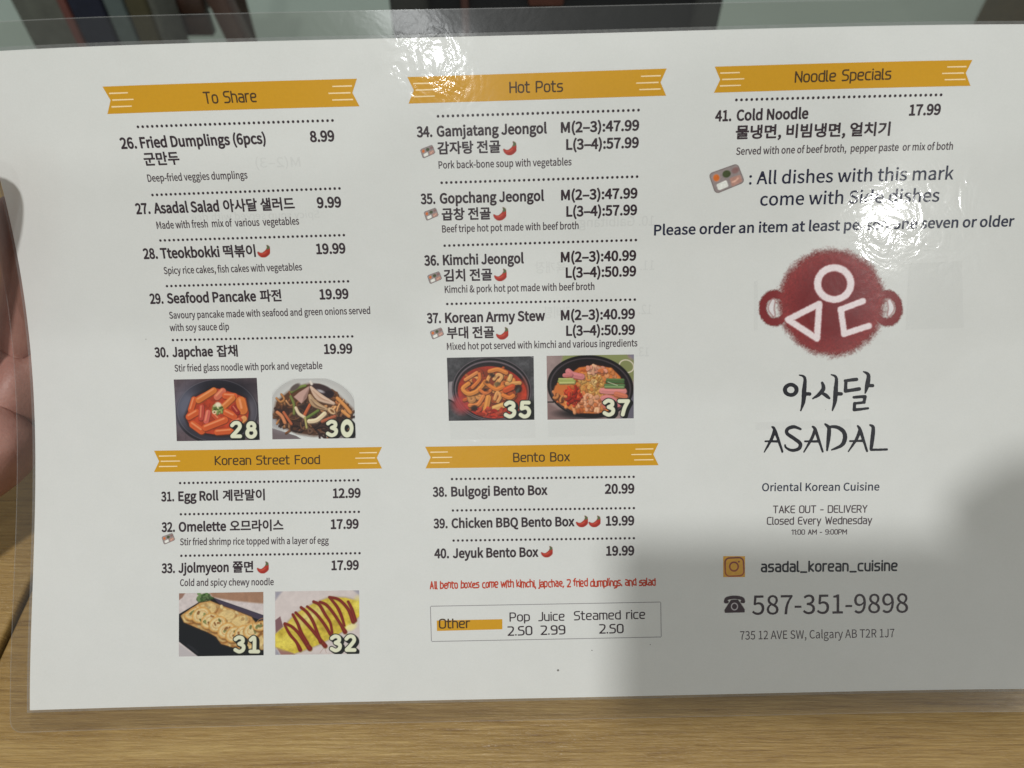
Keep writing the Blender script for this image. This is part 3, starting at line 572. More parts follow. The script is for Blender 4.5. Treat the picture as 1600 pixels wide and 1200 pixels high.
def outline_run(txt, bold, mirror=False):
    pts, tris, x, n = [], [], 0.0, 0
    for ch in txt:
        p, t = glyph(ch, bold)
        if len(p):
            pts.append(p + (x, 0)); tris += [tuple(i + n for i in f) for f in t]; n += len(p)
        x += GLYPH[ch][0]
    return np.concatenate(pts), tris

# ---------------------------------------------------------------- print: drawn strokes meshed by a distance field
def seg_dist(X, Y, a, b, wa=0.0, wb=0.0):
    dx, dy = b[0] - a[0], b[1] - a[1]
    t = np.clip(((X - a[0]) * dx + (Y - a[1]) * dy) / max(dx * dx + dy * dy, 1e-9), 0, 1)
    return np.hypot(X - a[0] - t * dx, Y - a[1] - t * dy) - (wa + (wb - wa) * t) / 2

def field_mesh(F, ox, oy, step):
    """area where F < 0 on a regular grid -> points and faces (edges placed by interpolation)"""
    ny, nx = F.shape
    pts, faces, idx = [], [], {}
    def node(i, j):
        k = (i, j)
        if k not in idx: idx[k] = len(pts); pts.append((ox + i * step, oy + j * step))
        return idx[k]
    def cut(i0, j0, i1, j1):
        k = (min((i0, j0), (i1, j1)), max((i0, j0), (i1, j1)))
        if k not in idx:
            a, b = F[k[0][1], k[0][0]], F[k[1][1], k[1][0]]
            t = a / (a - b)
            idx[k] = len(pts)
            pts.append((ox + (k[0][0] + t * (k[1][0] - k[0][0])) * step, oy + (k[0][1] + t * (k[1][1] - k[0][1])) * step))
        return idx[k]
    S = F < 0
    any_ = S[:-1, :-1] | S[1:, :-1] | S[:-1, 1:] | S[1:, 1:]
    full = S[:-1, :-1] & S[1:, 1:] & S[:-1, 1:] & S[1:, :-1]
    for j in range(full.shape[0]):
        i = 0
        while i < full.shape[1]:
            if full[j, i]:
                k = i
                while k + 1 < full.shape[1] and full[j, k + 1]: k += 1
                faces.append((node(i, j), node(k + 1, j), node(k + 1, j + 1), node(i, j + 1)))
                i = k
            i += 1
    for j, i in zip(*np.nonzero(any_ & ~full)):
        c = [(i, j), (i + 1, j), (i + 1, j + 1), (i, j + 1)]
        poly = []
        for k in range(4):
            p, q = c[k], c[(k + 1) % 4]
            a, b = S[p[1], p[0]], S[q[1], q[0]]
            if a: poly.append(node(*p))
            if a != b: poly.append(cut(p[0], p[1], q[0], q[1]))
        if len(poly) >= 3: faces.append(tuple(poly))
    return np.array(pts), faces

def fillet(p, r, closed):
    """round the corners of a polyline"""
    p = [np.array(q, float) for q in p]; n = len(p); out = []
    for i in range(n):
        if not closed and i in (0, n - 1): out.append(p[i]); continue
        a, b, c = p[i - 1], p[i], p[(i + 1) % n]
        la, lc = np.linalg.norm(a - b), np.linalg.norm(c - b)
        k = min(r, la * 0.5, lc * 0.5)
        s, e = b + (a - b) / la * k, b + (c - b) / lc * k
        for t in np.linspace(0, 1, 6): out.append((1 - t) ** 2 * s + 2 * t * (1 - t) * b + t * t * e)
    if closed: out.append(out[0])
    return out

STROKES = {  # square-shouldered sans, capitals 100 high: width ; strokes ('~' sharp corners, 'o' closed)
 'T': '60;0,100 60,100;30,100 30,0', 'I': '2;1,0 1,100', 'H': '58;0,0 0,100;58,0 58,100;0,52 58,52', 'P': '56;0,0 0,100;0,100 56,100 56,42 0,42',
 'N': '58;~0,0 0,100 58,0 58,100', 'S': '54;54,100 0,100 0,53 54,53 54,0 0,0', 'K': '56;0,0 0,100;~54,100 4,50 56,0',
 'F': '50;0,0 0,100;0,100 50,100;0,52 44,52', 'B': '56;0,0 0,100;0,100 52,100 52,53 0,53;0,53 56,53 56,0 0,0', 'O': '60;o0,0 0,100 60,100 60,0',
 'A': '60;~0,0 30,100 60,0;10,32 50,32', 'E': '50;52,100 0,100 0,0 52,0;0,52 46,52', 'U': '58;0,100 0,0 58,0 58,100', 'L': '46;0,100 0,0 46,0',
 'D': '60;0,0 0,100;0,100 60,100 60,0 0,0', 'V': '60;~0,100 30,0 60,100', 'Y': '56;~0,100 28,48 56,100;28,48 28,0', 'R': '56;0,0 0,100;0,100 54,100 54,44 0,44;~28,44 56,0',
 'W': '84;~0,100 20,0 42,80 64,0 84,100', 'J': '40;40,100 40,0 0,0', 'C': '54;54,100 0,100 0,0 54,0', 'M': '72;~0,0 0,100 36,36 72,100 72,0',
 '0': '54;o0,0 0,100 54,100 54,0', '1': '24;~0,84 24,100 24,0', '2': '52;2,100 52,100 52,58 2,0;2,0 54,0', '3': '54;2,100 52,100 52,53 12,53;12,53 54,53 54,0 0,0',
 '5': '54;50,100 4,100 4,56 54,56 54,0 0,0', '9': '54;54,48 0,48 0,100 54,100 54,0 6,0', ':': '2;1,4 1,8;1,58 1,62', '-': '34;0,40 34,40', '.': '4;2,0 2,5', ',': '8;6,4 0,-16', '_': '58;0,-10 58,-10',
 'a': '48;4,74 48,74 48,0;48,42 0,42 0,0 48,0', 'b': '50;0,100 0,0;0,74 50,74 50,0 0,0', 'c': '44;44,74 0,74 0,0 44,0', 'd': '50;50,100 50,0;50,74 0,74 0,0 50,0',
 'e': '50;0,38 50,38 50,74 0,74 0,0 46,0', 'f': '32;10,0 10,100 34,100;-4,72 32,72', 'g': '50;50,74 0,74 0,4 50,4;50,74 50,-26 4,-26', 'h': '48;0,100 0,0;0,74 48,74 48,0', 'i': '2;1,74 1,0;1,96 1,100',
 'j': '8;8,74 8,-26 -10,-26;8,96 8,100', 'k': '44;0,100 0,0;~42,74 4,38 44,0', 'l': '10;0,100 0,0 14,0', 'm': '76;0,0 0,74;0,74 38,74 38,0;38,74 76,74 76,0', 'n': '48;0,0 0,74;0,74 48,74 48,0',
 'o': '50;o0,0 0,74 50,74 50,0', 'p': '50;0,-26 0,74;0,74 50,74 50,0 0,0', 'r': '30;0,0 0,74;0,56 8,74 32,74', 's': '46;44,74 0,74 0,39 46,39 46,0 0,0', 't': '32;8,100 8,0 34,0;-6,74 32,74',
 'u': '48;0,74 0,0 48,0;48,74 48,0', 'v': '48;~0,74 24,0 48,74', 'w': '76;~0,74 18,0 38,62 58,0 76,74', 'x': '46;~0,74 46,0;~46,74 0,0', 'y': '50;~0,74 25,2;~50,74 14,-26',
}
def stroke_run(txt, weight, radius, gap, wobble=0.0):
    """lettering of even stroke -> points and faces, capitals 1.0 high, and the length of the line"""
    rnd = random.Random(7)
    pts, faces, x, n = [], [], 0.0, 0
    w = weight * 100
    for ch in txt:
        if ch == ' ': x += 26 + gap; continue
        spec = STROKES[ch].split(';')
        segs = []
        jit = [(rnd.uniform(-1, 1) * wobble, rnd.uniform(-1, 1) * wobble) for _ in range(2)]
        for s in spec[1:]:
            flag = s[0] if s[0] in '~o' else ''
            p = [tuple(float(q) for q in k.split(',')) for k in s.lstrip('~o').split()]
            if wobble: p = [(a + rnd.uniform(-1, 1) * wobble + 0.02 * b, b + rnd.uniform(-1, 1) * wobble + jit[0][1]) for a, b in p]
            if flag == '~': poly = p
            else: poly = fillet(p, radius, flag == 'o')
            segs += list(zip(poly[:-1], poly[1:]))
        m = w
        xs = [q[0] for s in segs for q in s]; ys = [q[1] for s in segs for q in s]
        step = max(2.6, w / 4.2)
        gx = np.arange(min(xs) - m, max(xs) + m + step, step); gy = np.arange(min(ys) - m, max(ys) + m + step, step)
        X, Y = np.meshgrid(gx, gy)
        F = np.full(X.shape, 1e9)
        for a, b in segs: F = np.minimum(F, seg_dist(X, Y, a, b) - w / 2)
        p, f = field_mesh(F, gx[0], gy[0], step)
        pts.append(p + (x, 0)); faces += [tuple(i + n for i in q) for q in f]; n += len(p)
        x += float(spec[0]) + gap
    P = np.concatenate(pts) / 100
    return P, faces

def text_mesh(name, runs, parent, n=0.05):
    """one printed block; a run = (text, font, u, v, angle, width mm, capital mm, weight, colour)"""
    col = runs[0][-1]
    UV, FC, k = [], [], 0
    for txt, font, u0, v0, ang, wid, cap, bold, _ in runs:
        if font in 'ng':
            p, f = outline_run(txt, bold); sy = cap / 732.0
        elif font == 's': p, f = stroke_run(txt, bold, 26, 22); sy = cap
        elif font == 'r': p, f = stroke_run(txt, bold, 34, 26); sy = cap
        else: p, f = stroke_run(txt, bold, 34, 20, 6.5); sy = cap
        x = p[:, 0] - p[:, 0].min(); x = x * wid / x.max()
        if font == 'g': x = wid - x
        y = p[:, 1] * sy
        c, s = math.cos(ang), math.sin(ang)
        UV.append(np.stack([u0 + x * c - y * s, v0 + x * s + y * c], -1))
        FC += [tuple(i + k for i in (q if font != 'g' else q[::-1])) for q in f]; k += len(p)
    UV = np.concatenate(UV)
    # every face towards the reader
    out = []
    for q in FC:
        a = UV[q[0]]; b = UV[q[1]]; c_ = UV[q[2]]
        out.append(q if (b[0] - a[0]) * (c_[1] - a[1]) - (b[1] - a[1]) * (c_[0] - a[0]) > 0 else q[::-1])
    return page_mesh(name, UV, out, INK[col], parent, n, smooth=False)

TEXT = {
 '26': [
  ('26.', 'n', 57.69, 242.23, 0.0001, 6.88, 3.97, 0.04, 'ink'),
  ('Fried Dumplings (6pcs)', 'n', 66.13, 242.23, 0.0039, 52.7, 3.92, 0.04, 'ink'),
  ('8.99', 'n', 137.13, 242.55, 0.0068, 10.1, 3.87, 0.04, 'ink'),
  ('군만두', 'n', 66.26, 235.78, 0.0075, 15.26, 4.02, 0.031, 'ink'),
  ('Deep-fried veggies dumplings', 'n', 66.26, 229.07, 0.0024, 42.8, 2.8, 0.021, 'ink_small')],
 '27': [
  ('27.', 'n', 58.58, 216.32, 0.0032, 6.36, 4.12, 0.04, 'ink'),
  ('Asadal Salad', 'n', 66.55, 216.35, 0.0046, 28.49, 4.09, 0.04, 'ink'),
  ('아사달 샐러드', 'n', 96.87, 216.49, 0.006, 30.64, 4.05, 0.031, 'ink'),
  ('9.99', 'n', 137.02, 216.73, 0.0066, 10.32, 4.02, 0.04, 'ink'),
  ('Made with fresh  mix of  various  vegetables', 'n', 66.56, 209.96, 0.0036, 62.02, 2.91, 0.021, 'ink_small')],
 '28': [
  ('28.', 'n', 58.58, 197.6, 0.0022, 6.43, 4.16, 0.04, 'ink'),
  ('Tteokbokki', 'n', 66.3, 197.62, 0.0027, 26.22, 4.13, 0.04, 'ink'),
  ('떡볶이', 'n', 94.16, 197.7, 0.0032, 14.18, 4.11, 0.031, 'ink'),
  ('19.99', 'n', 134.71, 197.83, 0.0036, 12.72, 4.06, 0.04, 'ink'),
  ('Spicy rice cakes, fish cakes with vegetables', 'n', 66.66, 190.87, 0.0039, 61.2, 2.9, 0.021, 'ink_small')],
 '29': [
  ('29.', 'n', 58.72, 178.22, 0.0045, 6.12, 4.15, 0.04, 'ink'),
  ('Seafood Pancake', 'n', 66.52, 178.26, 0.0045, 39.95, 4.13, 0.04, 'ink'),
  ('파전', 'n', 108.19, 178.45, 0.0044, 9.48, 4.1, 0.031, 'ink'),
  ('19.99', 'n', 134.47, 178.56, 0.0044, 12.76, 4.08, 0.04, 'ink'),
  ('Savoury pancake made with seafood and green onions served', 'n', 66.64, 171.49, 0.0037, 89.57, 2.91, 0.021, 'ink_small'),
  ('with soy sauce dip', 'n', 66.29, 166.02, 0.0001, 26.85, 2.94, 0.021, 'ink_small')],
 '30': [
  ('30.', 'n', 58.28, 154.58, 0.0027, 6.31, 4.12, 0.04, 'ink'),
  ('Japchae', 'n', 66.38, 154.6, 0.0022, 18.56, 4.11, 0.04, 'ink'),
  ('잡채', 'n', 86.61, 154.65, 0.0018, 9.49, 4.1, 0.031, 'ink'),
  ('19.99', 'n', 134.72, 154.72, 0.0013, 12.61, 4.07, 0.04, 'ink'),
  ('Stir fried glass noodle with pork and vegetable', 'n', 66.84, 148.0, 0.001, 66.72, 2.94, 0.021, 'ink_small')],
 '31': [
  ('31.', 'n', 58.22, 90.02, 0.0048, 5.95, 3.99, 0.04, 'ink'),
  ('Egg Roll', 'n', 66.03, 90.06, 0.0042, 18.29, 3.99, 0.04, 'ink'),
  ('계란말이', 'n', 86.18, 90.14, 0.0036, 19.12, 4.0, 0.031, 'ink'),
  ('12.99', 'n', 135.95, 90.31, 0.0033, 12.52, 4.0, 0.04, 'ink')],
 '32': [
  ('32.', 'n', 58.31, 76.46, 0.0019, 6.07, 3.96, 0.04, 'ink'),
  ('Omelette', 'n', 66.04, 76.47, 0.0014, 21.53, 3.97, 0.04, 'ink'),
  ('오므라이스', 'n', 89.16, 76.5, 0.001, 24.26, 3.98, 0.031, 'ink'),
  ('17.99', 'n', 134.71, 76.55, 0.0009, 12.57, 3.99, 0.04, 'ink'),
  ('Stir fried shrimp rice topped with a layer of egg', 'n', 66.62, 70.42, -0.0065, 67.08, 2.89, 0.021, 'ink_small')],
 '33': [
  ('33.', 'n', 58.32, 58.38, -0.0007, 6.03, 3.93, 0.04, 'ink'),
  ('Jjolmyeon', 'n', 65.86, 58.38, -0.0009, 22.71, 3.94, 0.04, 'ink'),
  ('쫄면', 'n', 90.3, 58.36, -0.001, 9.3, 3.95, 0.031, 'ink'),
  ('17.99', 'n', 134.7, 58.32, -0.0007, 12.32, 3.96, 0.04, 'ink'),
  ('Cold and spicy chewy noodle', 'n', 66.61, 52.49, -0.0085, 42.13, 2.87, 0.021, 'ink_small')],
 '34': [
  ('34.', 'n', 181.01, 243.21, 0.0018, 6.33, 3.75, 0.04, 'ink'),
  ('Gamjatang Jeongol', 'n', 189.14, 243.22, 0.0012, 44.68, 3.75, 0.04, 'ink'),
  ('M(2–3):47.99', 'n', 239.42, 243.28, 0.0004, 31.46, 3.74, 0.04, 'ink'),
  ('감자탕 전골', 'n', 189.04, 236.78, 0.0002, 25.84, 3.81, 0.031, 'ink'),
  ('L(3–4):57.99', 'n', 241.53, 236.78, -0.0007, 29.34, 3.79, 0.04, 'ink'),
  ('Pork back-bone soup with vegetables', 'n', 189.14, 230.9, -0.0033, 54.58, 2.74, 0.021, 'ink_small')],
 '35': [
  ('35.', 'n', 180.88, 217.17, 0.0003, 6.13, 3.88, 0.04, 'ink'),
  ('Gopchang Jeongol', 'n', 188.87, 217.18, 0.0001, 43.45, 3.87, 0.04, 'ink'),
  ('M(2–3):47.99', 'n', 239.31, 217.18, -0.0003, 31.43, 3.84, 0.04, 'ink'),
  ('곱창 전골', 'n', 189.33, 210.71, -0.0021, 20.66, 3.92, 0.031, 'ink'),
  ('L(3–4):57.99', 'n', 241.44, 210.6, -0.0025, 29.27, 3.89, 0.04, 'ink'),
  ('Beef tripe hot pot made with beef broth', 'n', 189.21, 205.4, -0.0, 57.35, 2.81, 0.021, 'ink_small')],
 '36': [
  ('36.', 'n', 180.9, 191.92, 0.0011, 6.27, 4.02, 0.04, 'ink'),
  ('Kimchi Jeongol', 'n', 188.89, 191.93, 0.0011, 34.49, 4.0, 0.04, 'ink'),
  ('M(2–3):40.99', 'n', 239.02, 191.98, 0.001, 31.65, 3.97, 0.04, 'ink'),
  ('김치 전골', 'n', 188.97, 185.39, 0.0013, 20.79, 4.05, 0.031, 'ink'),
  ('L(3–4):50.99', 'n', 241.05, 185.46, 0.0013, 29.71, 4.01, 0.04, 'ink'),
  ('Kimchi & pork hot pot made with beef broth', 'n', 189.12, 180.11, -0.0008, 64.08, 2.89, 0.021, 'ink_small')],
 '37': [
  ('37.', 'n', 180.8, 167.3, 0.0022, 6.15, 4.1, 0.04, 'ink'),
  ('Korean Army Stew', 'n', 188.71, 167.32, 0.0022, 43.33, 4.08, 0.04, 'ink'),
  ('M(2–3):40.99', 'n', 238.79, 167.43, 0.0023, 31.7, 4.06, 0.04, 'ink'),
  ('부대 전골', 'n', 189.23, 160.75, -0.001, 20.72, 4.12, 0.031, 'ink'),
  ('L(3–4):50.99', 'n', 241.01, 160.7, -0.0009, 29.55, 4.09, 0.04, 'ink'),
  ('Mixed hot pot served with kimchi and various ingredients', 'n', 189.03, 155.46, 0.0001, 82.61, 2.93, 0.021, 'ink_small')],
 '38': [
  ('38.', 'n', 180.77, 90.19, 0.0018, 6.3, 4.07, 0.04, 'ink'),
  ('Bulgogi Bento Box', 'n', 188.98, 90.2, 0.0019, 42.92, 4.07, 0.04, 'ink'),
  ('20.99', 'n', 257.3, 90.33, 0.0015, 13.11, 4.08, 0.04, 'ink')],
 '39': [
  ('39.', 'n', 180.81, 76.1, -0.0007, 6.33, 4.0, 0.04, 'ink'),
  ('Chicken BBQ Bento Box', 'n', 188.86, 76.09, -0.0006, 54.83, 4.0, 0.04, 'ink'),
  ('19.99', 'n', 257.59, 76.04, -0.0011, 12.67, 4.01, 0.04, 'ink')],
 '40': [
  ('40.', 'n', 180.88, 62.77, -0.0018, 6.62, 3.98, 0.04, 'ink'),
  ('Jeyuk Bento Box', 'n', 189.15, 62.75, -0.0018, 38.24, 3.99, 0.04, 'ink'),
  ('19.99', 'n', 257.56, 62.62, -0.0025, 12.55, 4.0, 0.04, 'ink')],
 '41': [
  ('41.', 'n', 300.93, 245.81, -0.0004, 6.46, 3.82, 0.04, 'ink'),
  ('Cold Noodle', 'n', 309.41, 245.8, 0.0005, 28.31, 3.82, 0.04, 'ink'),
  ('17.99', 'n', 377.32, 245.95, 0.0067, 12.51, 3.84, 0.04, 'ink'),
  ('물냉면, 비빔냉면, 얼치기', 'n', 309.37, 239.25, -0.0036, 61.15, 4.11, 0.031, 'ink'),
  ('Served with one of beef broth,  pepper paste  or mix of both', 'n', 309.95, 232.84, -0.0018, 86.28, 2.69, 0.021, 'ink_small')],
 'sidenote': [
  (': All dishes with this mark', 'n', 315.76, 221.27, -0.0008, 82.07, 4.88, 0.014, 'ink_blue'),
  ('come with Side dishes', 'n', 320.71, 212.81, -0.0021, 72.37, 4.95, 0.014, 'ink_blue')],
 'order': [
  ('Please order an item at least person one seven or older', 'n', 277.87, 202.06, 0.0013, 147.22, 4.06, 0.026, 'ink_blue')],
 'tag': [
  ('Oriental Korean Cuisine', 'n', 326.6, 90.25, -0.0135, 51.65, 3.46, 0.018, 'ink_blue')],
 'phone': [
  ('587-351-9898', 'n', 322.18, 34.94, -0.0083, 69.59, 8.43, 0.006, 'ink')],
 'addr': [
  ('735 12 AVE SW, Calgary AB T2R 1J7', 'n', 316.68, 23.97, -0.0066, 68.84, 3.69, 0.002, 'ink_small')],
 'b1': [
  ('To Share', 's', 96.11, 257.91, 0.0054, 21.54, 3.87, 0.15, 'ink_banner')],
 'b2': [
  ('Hot Pots', 's', 219.08, 258.63, -0.0031, 21.36, 3.71, 0.15, 'ink_banner')],
 'b3': [
  ('Noodle Specials', 's', 331.39, 259.32, 0.0072, 37.67, 3.76, 0.15, 'ink_banner')],
 'b4': [
  ('Korean Street Food', 's', 82.99, 105.93, -0.0037, 47.65, 3.67, 0.15, 'ink_banner')],
 'b5': [
  ('Bento Box', 's', 216.9, 105.25, -0.0006, 25.14, 3.73, 0.15, 'ink_banner')],
 'hours': [
  ('TAKE OUT - DELIVERY', 's', 331.48, 80.36, -0.0132, 41.75, 3.06, 0.16, 'ink_small'),
  ('Closed Every Wednesday', 's', 328.86, 75.23, -0.013, 46.61, 3.12, 0.16, 'ink_small'),
  ('11:00 AM - 9:00PM', 's', 339.73, 70.49, -0.0148, 24.67, 2.08, 0.17, 'ink_small')],
 'handle': [
  ('asadal_korean_cuisine', 'r', 326.19, 54.09, -0.0123, 60.89, 4.31, 0.19, 'ink_black')],
 'red': [
  ('All bento boxes come with kimchi, japchae, 2 fried dumplings, and salad', 'w', 178.62, 49.43, -0.0038, 100.94, 2.98, 0.22, 'ink_red')],
 'box': [
  ('Other', 's', 182.46, 31.79, 0.0009, 14.04, 3.84, 0.15, 'ink_banner'),
  ('Pop', 's', 214.03, 34.21, 0.0056, 9.14, 3.62, 0.14, 'ink'),
  ('Juice', 's', 226.83, 34.19, -0.0002, 11.79, 3.62, 0.14, 'ink'),
  ('Steamed rice', 's', 242.74, 34.25, 0.0014, 31.82, 3.63, 0.14, 'ink'),
  ('2.50', 's', 213.02, 28.02, 0.0083, 11.17, 3.67, 0.15, 'ink'),
  ('2.99', 's', 227.78, 28.1, 0.0082, 11.11, 3.67, 0.15, 'ink'),
  ('2.50', 's', 253.88, 28.17, 0.0002, 10.99, 3.68, 0.15, 'ink')],
 'ghost': [
  ('10. Galbitang', 'g', 246.8, 206.09, -0.0011, 31.02, 3.87, 0.01, 'ghost'),
  ('11.', 'g', 272.34, 187.86, 0.0019, 5.9, 3.98, 0.01, 'ghost'),
  ('육개장', 'g', 228.04, 187.81, 0.0019, 13.03, 4.01, 0.01, 'ghost'),
  ('12.', 'g', 272.07, 169.25, 0.0048, 5.43, 3.98, 0.01, 'ghost'),
  ('갈비탕', 'g', 231.56, 168.69, 0.0049, 11.55, 4.01, 0.01, 'ghost'),
  ('13.', 'g', 271.15, 151.03, 0.0072, 5.5, 3.9, 0.01, 'ghost'),
  ('M(2–3)', 'g', 113.15, 233.27, -0.0037, 18.81, 3.74, 0.01, 'ghost'),
  ('Spicy soup served with rice', 'g', 82.43, 212.86, -0.0021, 55.29, 2.88, 0.01, 'ghost')]}
def quad_uv(c, s, t):
    """bilinear point of a page quadrilateral TL, TR, BR, BL at s right, t down"""
    c = np.array(c, float)
    s = np.asarray(s)[..., None]; t = np.asarray(t)[..., None]
    return (c[0] * (1 - s) + c[1] * s) * (1 - t) + (c[3] * (1 - s) + c[2] * s) * t

# ---------------------------------------------------------------- print: gold banners
BANNERS = [('b1', [[55.87, 265.12], [158.69, 265.17], [158.66, 255.21], [55.17, 255.28]], 0.0225), ('b2', [[178.78, 265.28], [281.13, 265.65], [281.24, 255.8], [178.51, 255.69]], 0.0225), ('b3', [[299.92, 265.82], [400.52, 265.99], [400.65, 256.44], [300.03, 256.32]], 0.0225), ('b4', [[55.43, 112.59], [158.63, 112.75], [158.34, 103.09], [55.16, 103.05]], 0.0225), ('b5', [[177.91, 112.53], [281.08, 112.55], [281.09, 102.66], [177.85, 102.84]], 0.0225)]
for key, corners, notch in BANNERS:
    n = 40
    S, T = np.meshgrid(np.linspace(0, 1, n + 1), np.linspace(0, 1, 5))
    k = notch * (1 - np.abs(2 * T - 1))
    uv = quad_uv(corners, k + S * (1 - 2 * k), T).reshape(-1, 2)
    faces = [q[::-1] for q in quads(n, 4)]
    b = page_mesh('section_banner', uv, faces, INK['gold'], MENU, 0.05)
    for tt, a0, a1 in ((0.255, 0.022, 0.098), (0.5, 0.030, 0.116), (0.745, 0.022, 0.104)):
        for side in (0, 1):
            q = np.array([[a0, tt - 0.027], [a1, tt - 0.022], [a1, tt + 0.022], [a0, tt + 0.027]])
            if side: q[:, 0] = 1 - q[:, 0]
            page_mesh('stripe', quad_uv(corners, q[:, 0], q[:, 1]), [(0, 1, 2, 3) if side else (3, 2, 1, 0)], INK['cream'], b, 0.10, False)
    text_mesh('lettering', TEXT[key], b, 0.10)

# ---------------------------------------------------------------- print: a small painter for pictures and icons
def vnoise(X, Y, seed):
    def hsh(i, j):
        v = np.sin(i * 127.1 + j * 311.7 + seed * 74.7) * 43758.5453
        return v - np.floor(v)
    i, j = np.floor(X), np.floor(Y)
    f, g = X - i, Y - j
    f = f * f * (3 - 2 * f); g = g * g * (3 - 2 * g)
    return (hsh(i, j) * (1 - f) + hsh(i + 1, j) * f) * (1 - g) + (hsh(i, j + 1) * (1 - f) + hsh(i + 1, j + 1) * f) * g
def fbm(X, Y, seed):
    return vnoise(X, Y, seed) * .5 + vnoise(X * 2.1, Y * 2.1, seed + 3) * .3 + vnoise(X * 4.3, Y * 4.3, seed + 5) * .2

class Picture:
    """raster in drawing units; quad = corners TL TR BR BL in those units"""
    def __init__(self, quad, nx, ny, bg=(255, 255, 255), alpha=1.0):
        s, t = np.meshgrid(np.linspace(0, 1, nx), np.linspace(0, 1, ny))
        q = quad_uv(quad, s, t)
        self.X, self.Y = q[..., 0], q[..., 1]
        self.C = np.empty(self.X.shape + (3,)); self.C[:] = bg
        self.A = np.full(self.X.shape, alpha, float)
        self.nx, self.ny = nx, ny
    tone = 1.0
    def put(self, d, col, soft=8.0, op=1.0):
        a = np.clip(0.5 - d / soft, 0, 1) * op
        self.C = self.C * (1 - a[..., None]) + np.asarray(col, float) * a[..., None]
        self.A = self.A + (1 - self.A) * a
    def cutout(self, d, soft=8.0):
        self.A = self.A * (1 - np.clip(0.5 - d / soft, 0, 1))
    def ell(self, cx, cy, rx, ry, ang=0.0):
        c, s = math.cos(R(ang)), math.sin(R(ang))
        x = (self.X - cx) * c + (self.Y - cy) * s; y = -(self.X - cx) * s + (self.Y - cy) * c
        return (np.hypot(x / rx, y / ry) - 1) * min(rx, ry)
    def poly(self, p):
        X, Y = self.X, self.Y
        D = np.full(X.shape, 1e9); ins = np.zeros(X.shape, bool)
        for a, b in zip(p, p[1:] + p[:1]):
            D = np.minimum(D, seg_dist(X, Y, a, b))
            if a[1] != b[1]:
                ins ^= ((a[1] > Y) != (b[1] > Y)) & (X < (b[0] - a[0]) * (Y - a[1]) / (b[1] - a[1]) + a[0])
        return np.where(ins, -D, D)
    def line(self, p, smooth=True):
        """p = (x, y, width) points"""
        if smooth and len(p) > 2:
            q = []; n = len(p)
            for i in range(n - 1):
                p0, p1, p2, p3 = (np.array(p[max(i - 1, 0)]), np.array(p[i]), np.array(p[i + 1]), np.array(p[min(i + 2, n - 1)]))
                for t in np.linspace(0, 1, 6, endpoint=False):
                    q.append(0.5 * (2 * p1 + (p2 - p0) * t + (2 * p0 - 5 * p1 + 4 * p2 - p3) * t * t + (3 * p1 - p0 - 3 * p2 + p3) * t ** 3))
            q.append(np.array(p[-1])); p = q
        D = np.full(self.X.shape, 1e9)
        for a, b in zip(p[:-1], p[1:]): D = np.minimum(D, seg_dist(self.X, self.Y, a, b, a[2], b[2]))
        return D
    def grain(self, amount, size, seed, where=None):
        g = (fbm(self.X / size, self.Y / size, seed) - 0.5) * 2 * amount
        if where is not None: g = g * np.clip(0.5 - where / 12, 0, 1)
        self.C = np.clip(self.C * (1 + g[..., None]), 0, 255)
    def piece(self, p, col, hi=None, edge=0.55, smooth=True):
        """a solid morsel: dark rim below, body, a light streak on its upper side"""
        col = np.array(col, float)
        self.put(self.line([(x + 6, y + 10, w + 12) for x, y, w in p], smooth), col * edge, 14, 0.75)
        self.put(self.line(p, smooth), col, 10)
        self.put(self.line([(x + w * 0.12, y + w * 0.16, w * 0.5) for x, y, w in p], smooth), col * 0.9, 26, 0.6)
        if hi is not None: self.put(self.line([(x - w * 0.12, y - w * 0.2, w * 0.22) for x, y, w in p], smooth), hi, 16, 0.75)
    def strands(self, inside, n, cols, width, length, seed, curl=1.0, hi=None, edge=0.55):
        rnd = random.Random(seed)
        ys, xs = np.nonzero(inside < -width * 0.5)
        for _ in range(n):
            k = rnd.randrange(len(xs)); x, y = self.X[ys[k], xs[k]], self.Y[ys[k], xs[k]]
            a = rnd.uniform(0, 6.283); L_ = length * rnd.uniform(0.5, 1.2); b = rnd.uniform(-1, 1) * curl
            w = width * rnd.uniform(0.7, 1.25)
            p = []
            for t in (-0.5, -0.17, 0.17, 0.5):
                aa = a + b * t * 2
                p.append((x + math.cos(aa) * L_ * t, y + math.sin(aa) * L_ * t, w))
            c = np.array(cols[rnd.randrange(len(cols))], float) * rnd.uniform(0.85, 1.12)
            self.piece(p, c, None if hi is None else np.minimum(c * hi, 255), edge)
    def digits(self, txt, x, y, w, h, gap):
        """fat rounded numerals, cream with a black outline and a dropped shadow"""
        G = {'0': 'o', '1': [[(0.18, 0.2), (0.5, 0.08), (0.5, 0.95)], [(0.15, 0.97), (0.85, 0.97)]],
             '2': [[(0.12, 0.2), (0.35, 0.04), (0.68, 0.05), (0.82, 0.28), (0.6, 0.55), (0.15, 0.92)], [(0.15, 0.95), (0.85, 0.95)]],
             '3': [[(0.12, 0.16), (0.4, 0.03), (0.72, 0.1), (0.76, 0.32), (0.45, 0.46)], [(0.45, 0.46), (0.82, 0.6), (0.78, 0.86), (0.45, 0.98), (0.1, 0.86)]],
             '5': [[(0.8, 0.04), (0.25, 0.04)], [(0.25, 0.04), (0.2, 0.42)], [(0.2, 0.44), (0.6, 0.38), (0.84, 0.62), (0.72, 0.9), (0.4, 0.98), (0.1, 0.86)]],
             '7': [[(0.1, 0.06), (0.85, 0.06)], [(0.85, 0.06), (0.55, 0.5), (0.38, 0.96)]], '8': '8'}
        D = np.full(self.X.shape, 1e9); st = w * 0.34
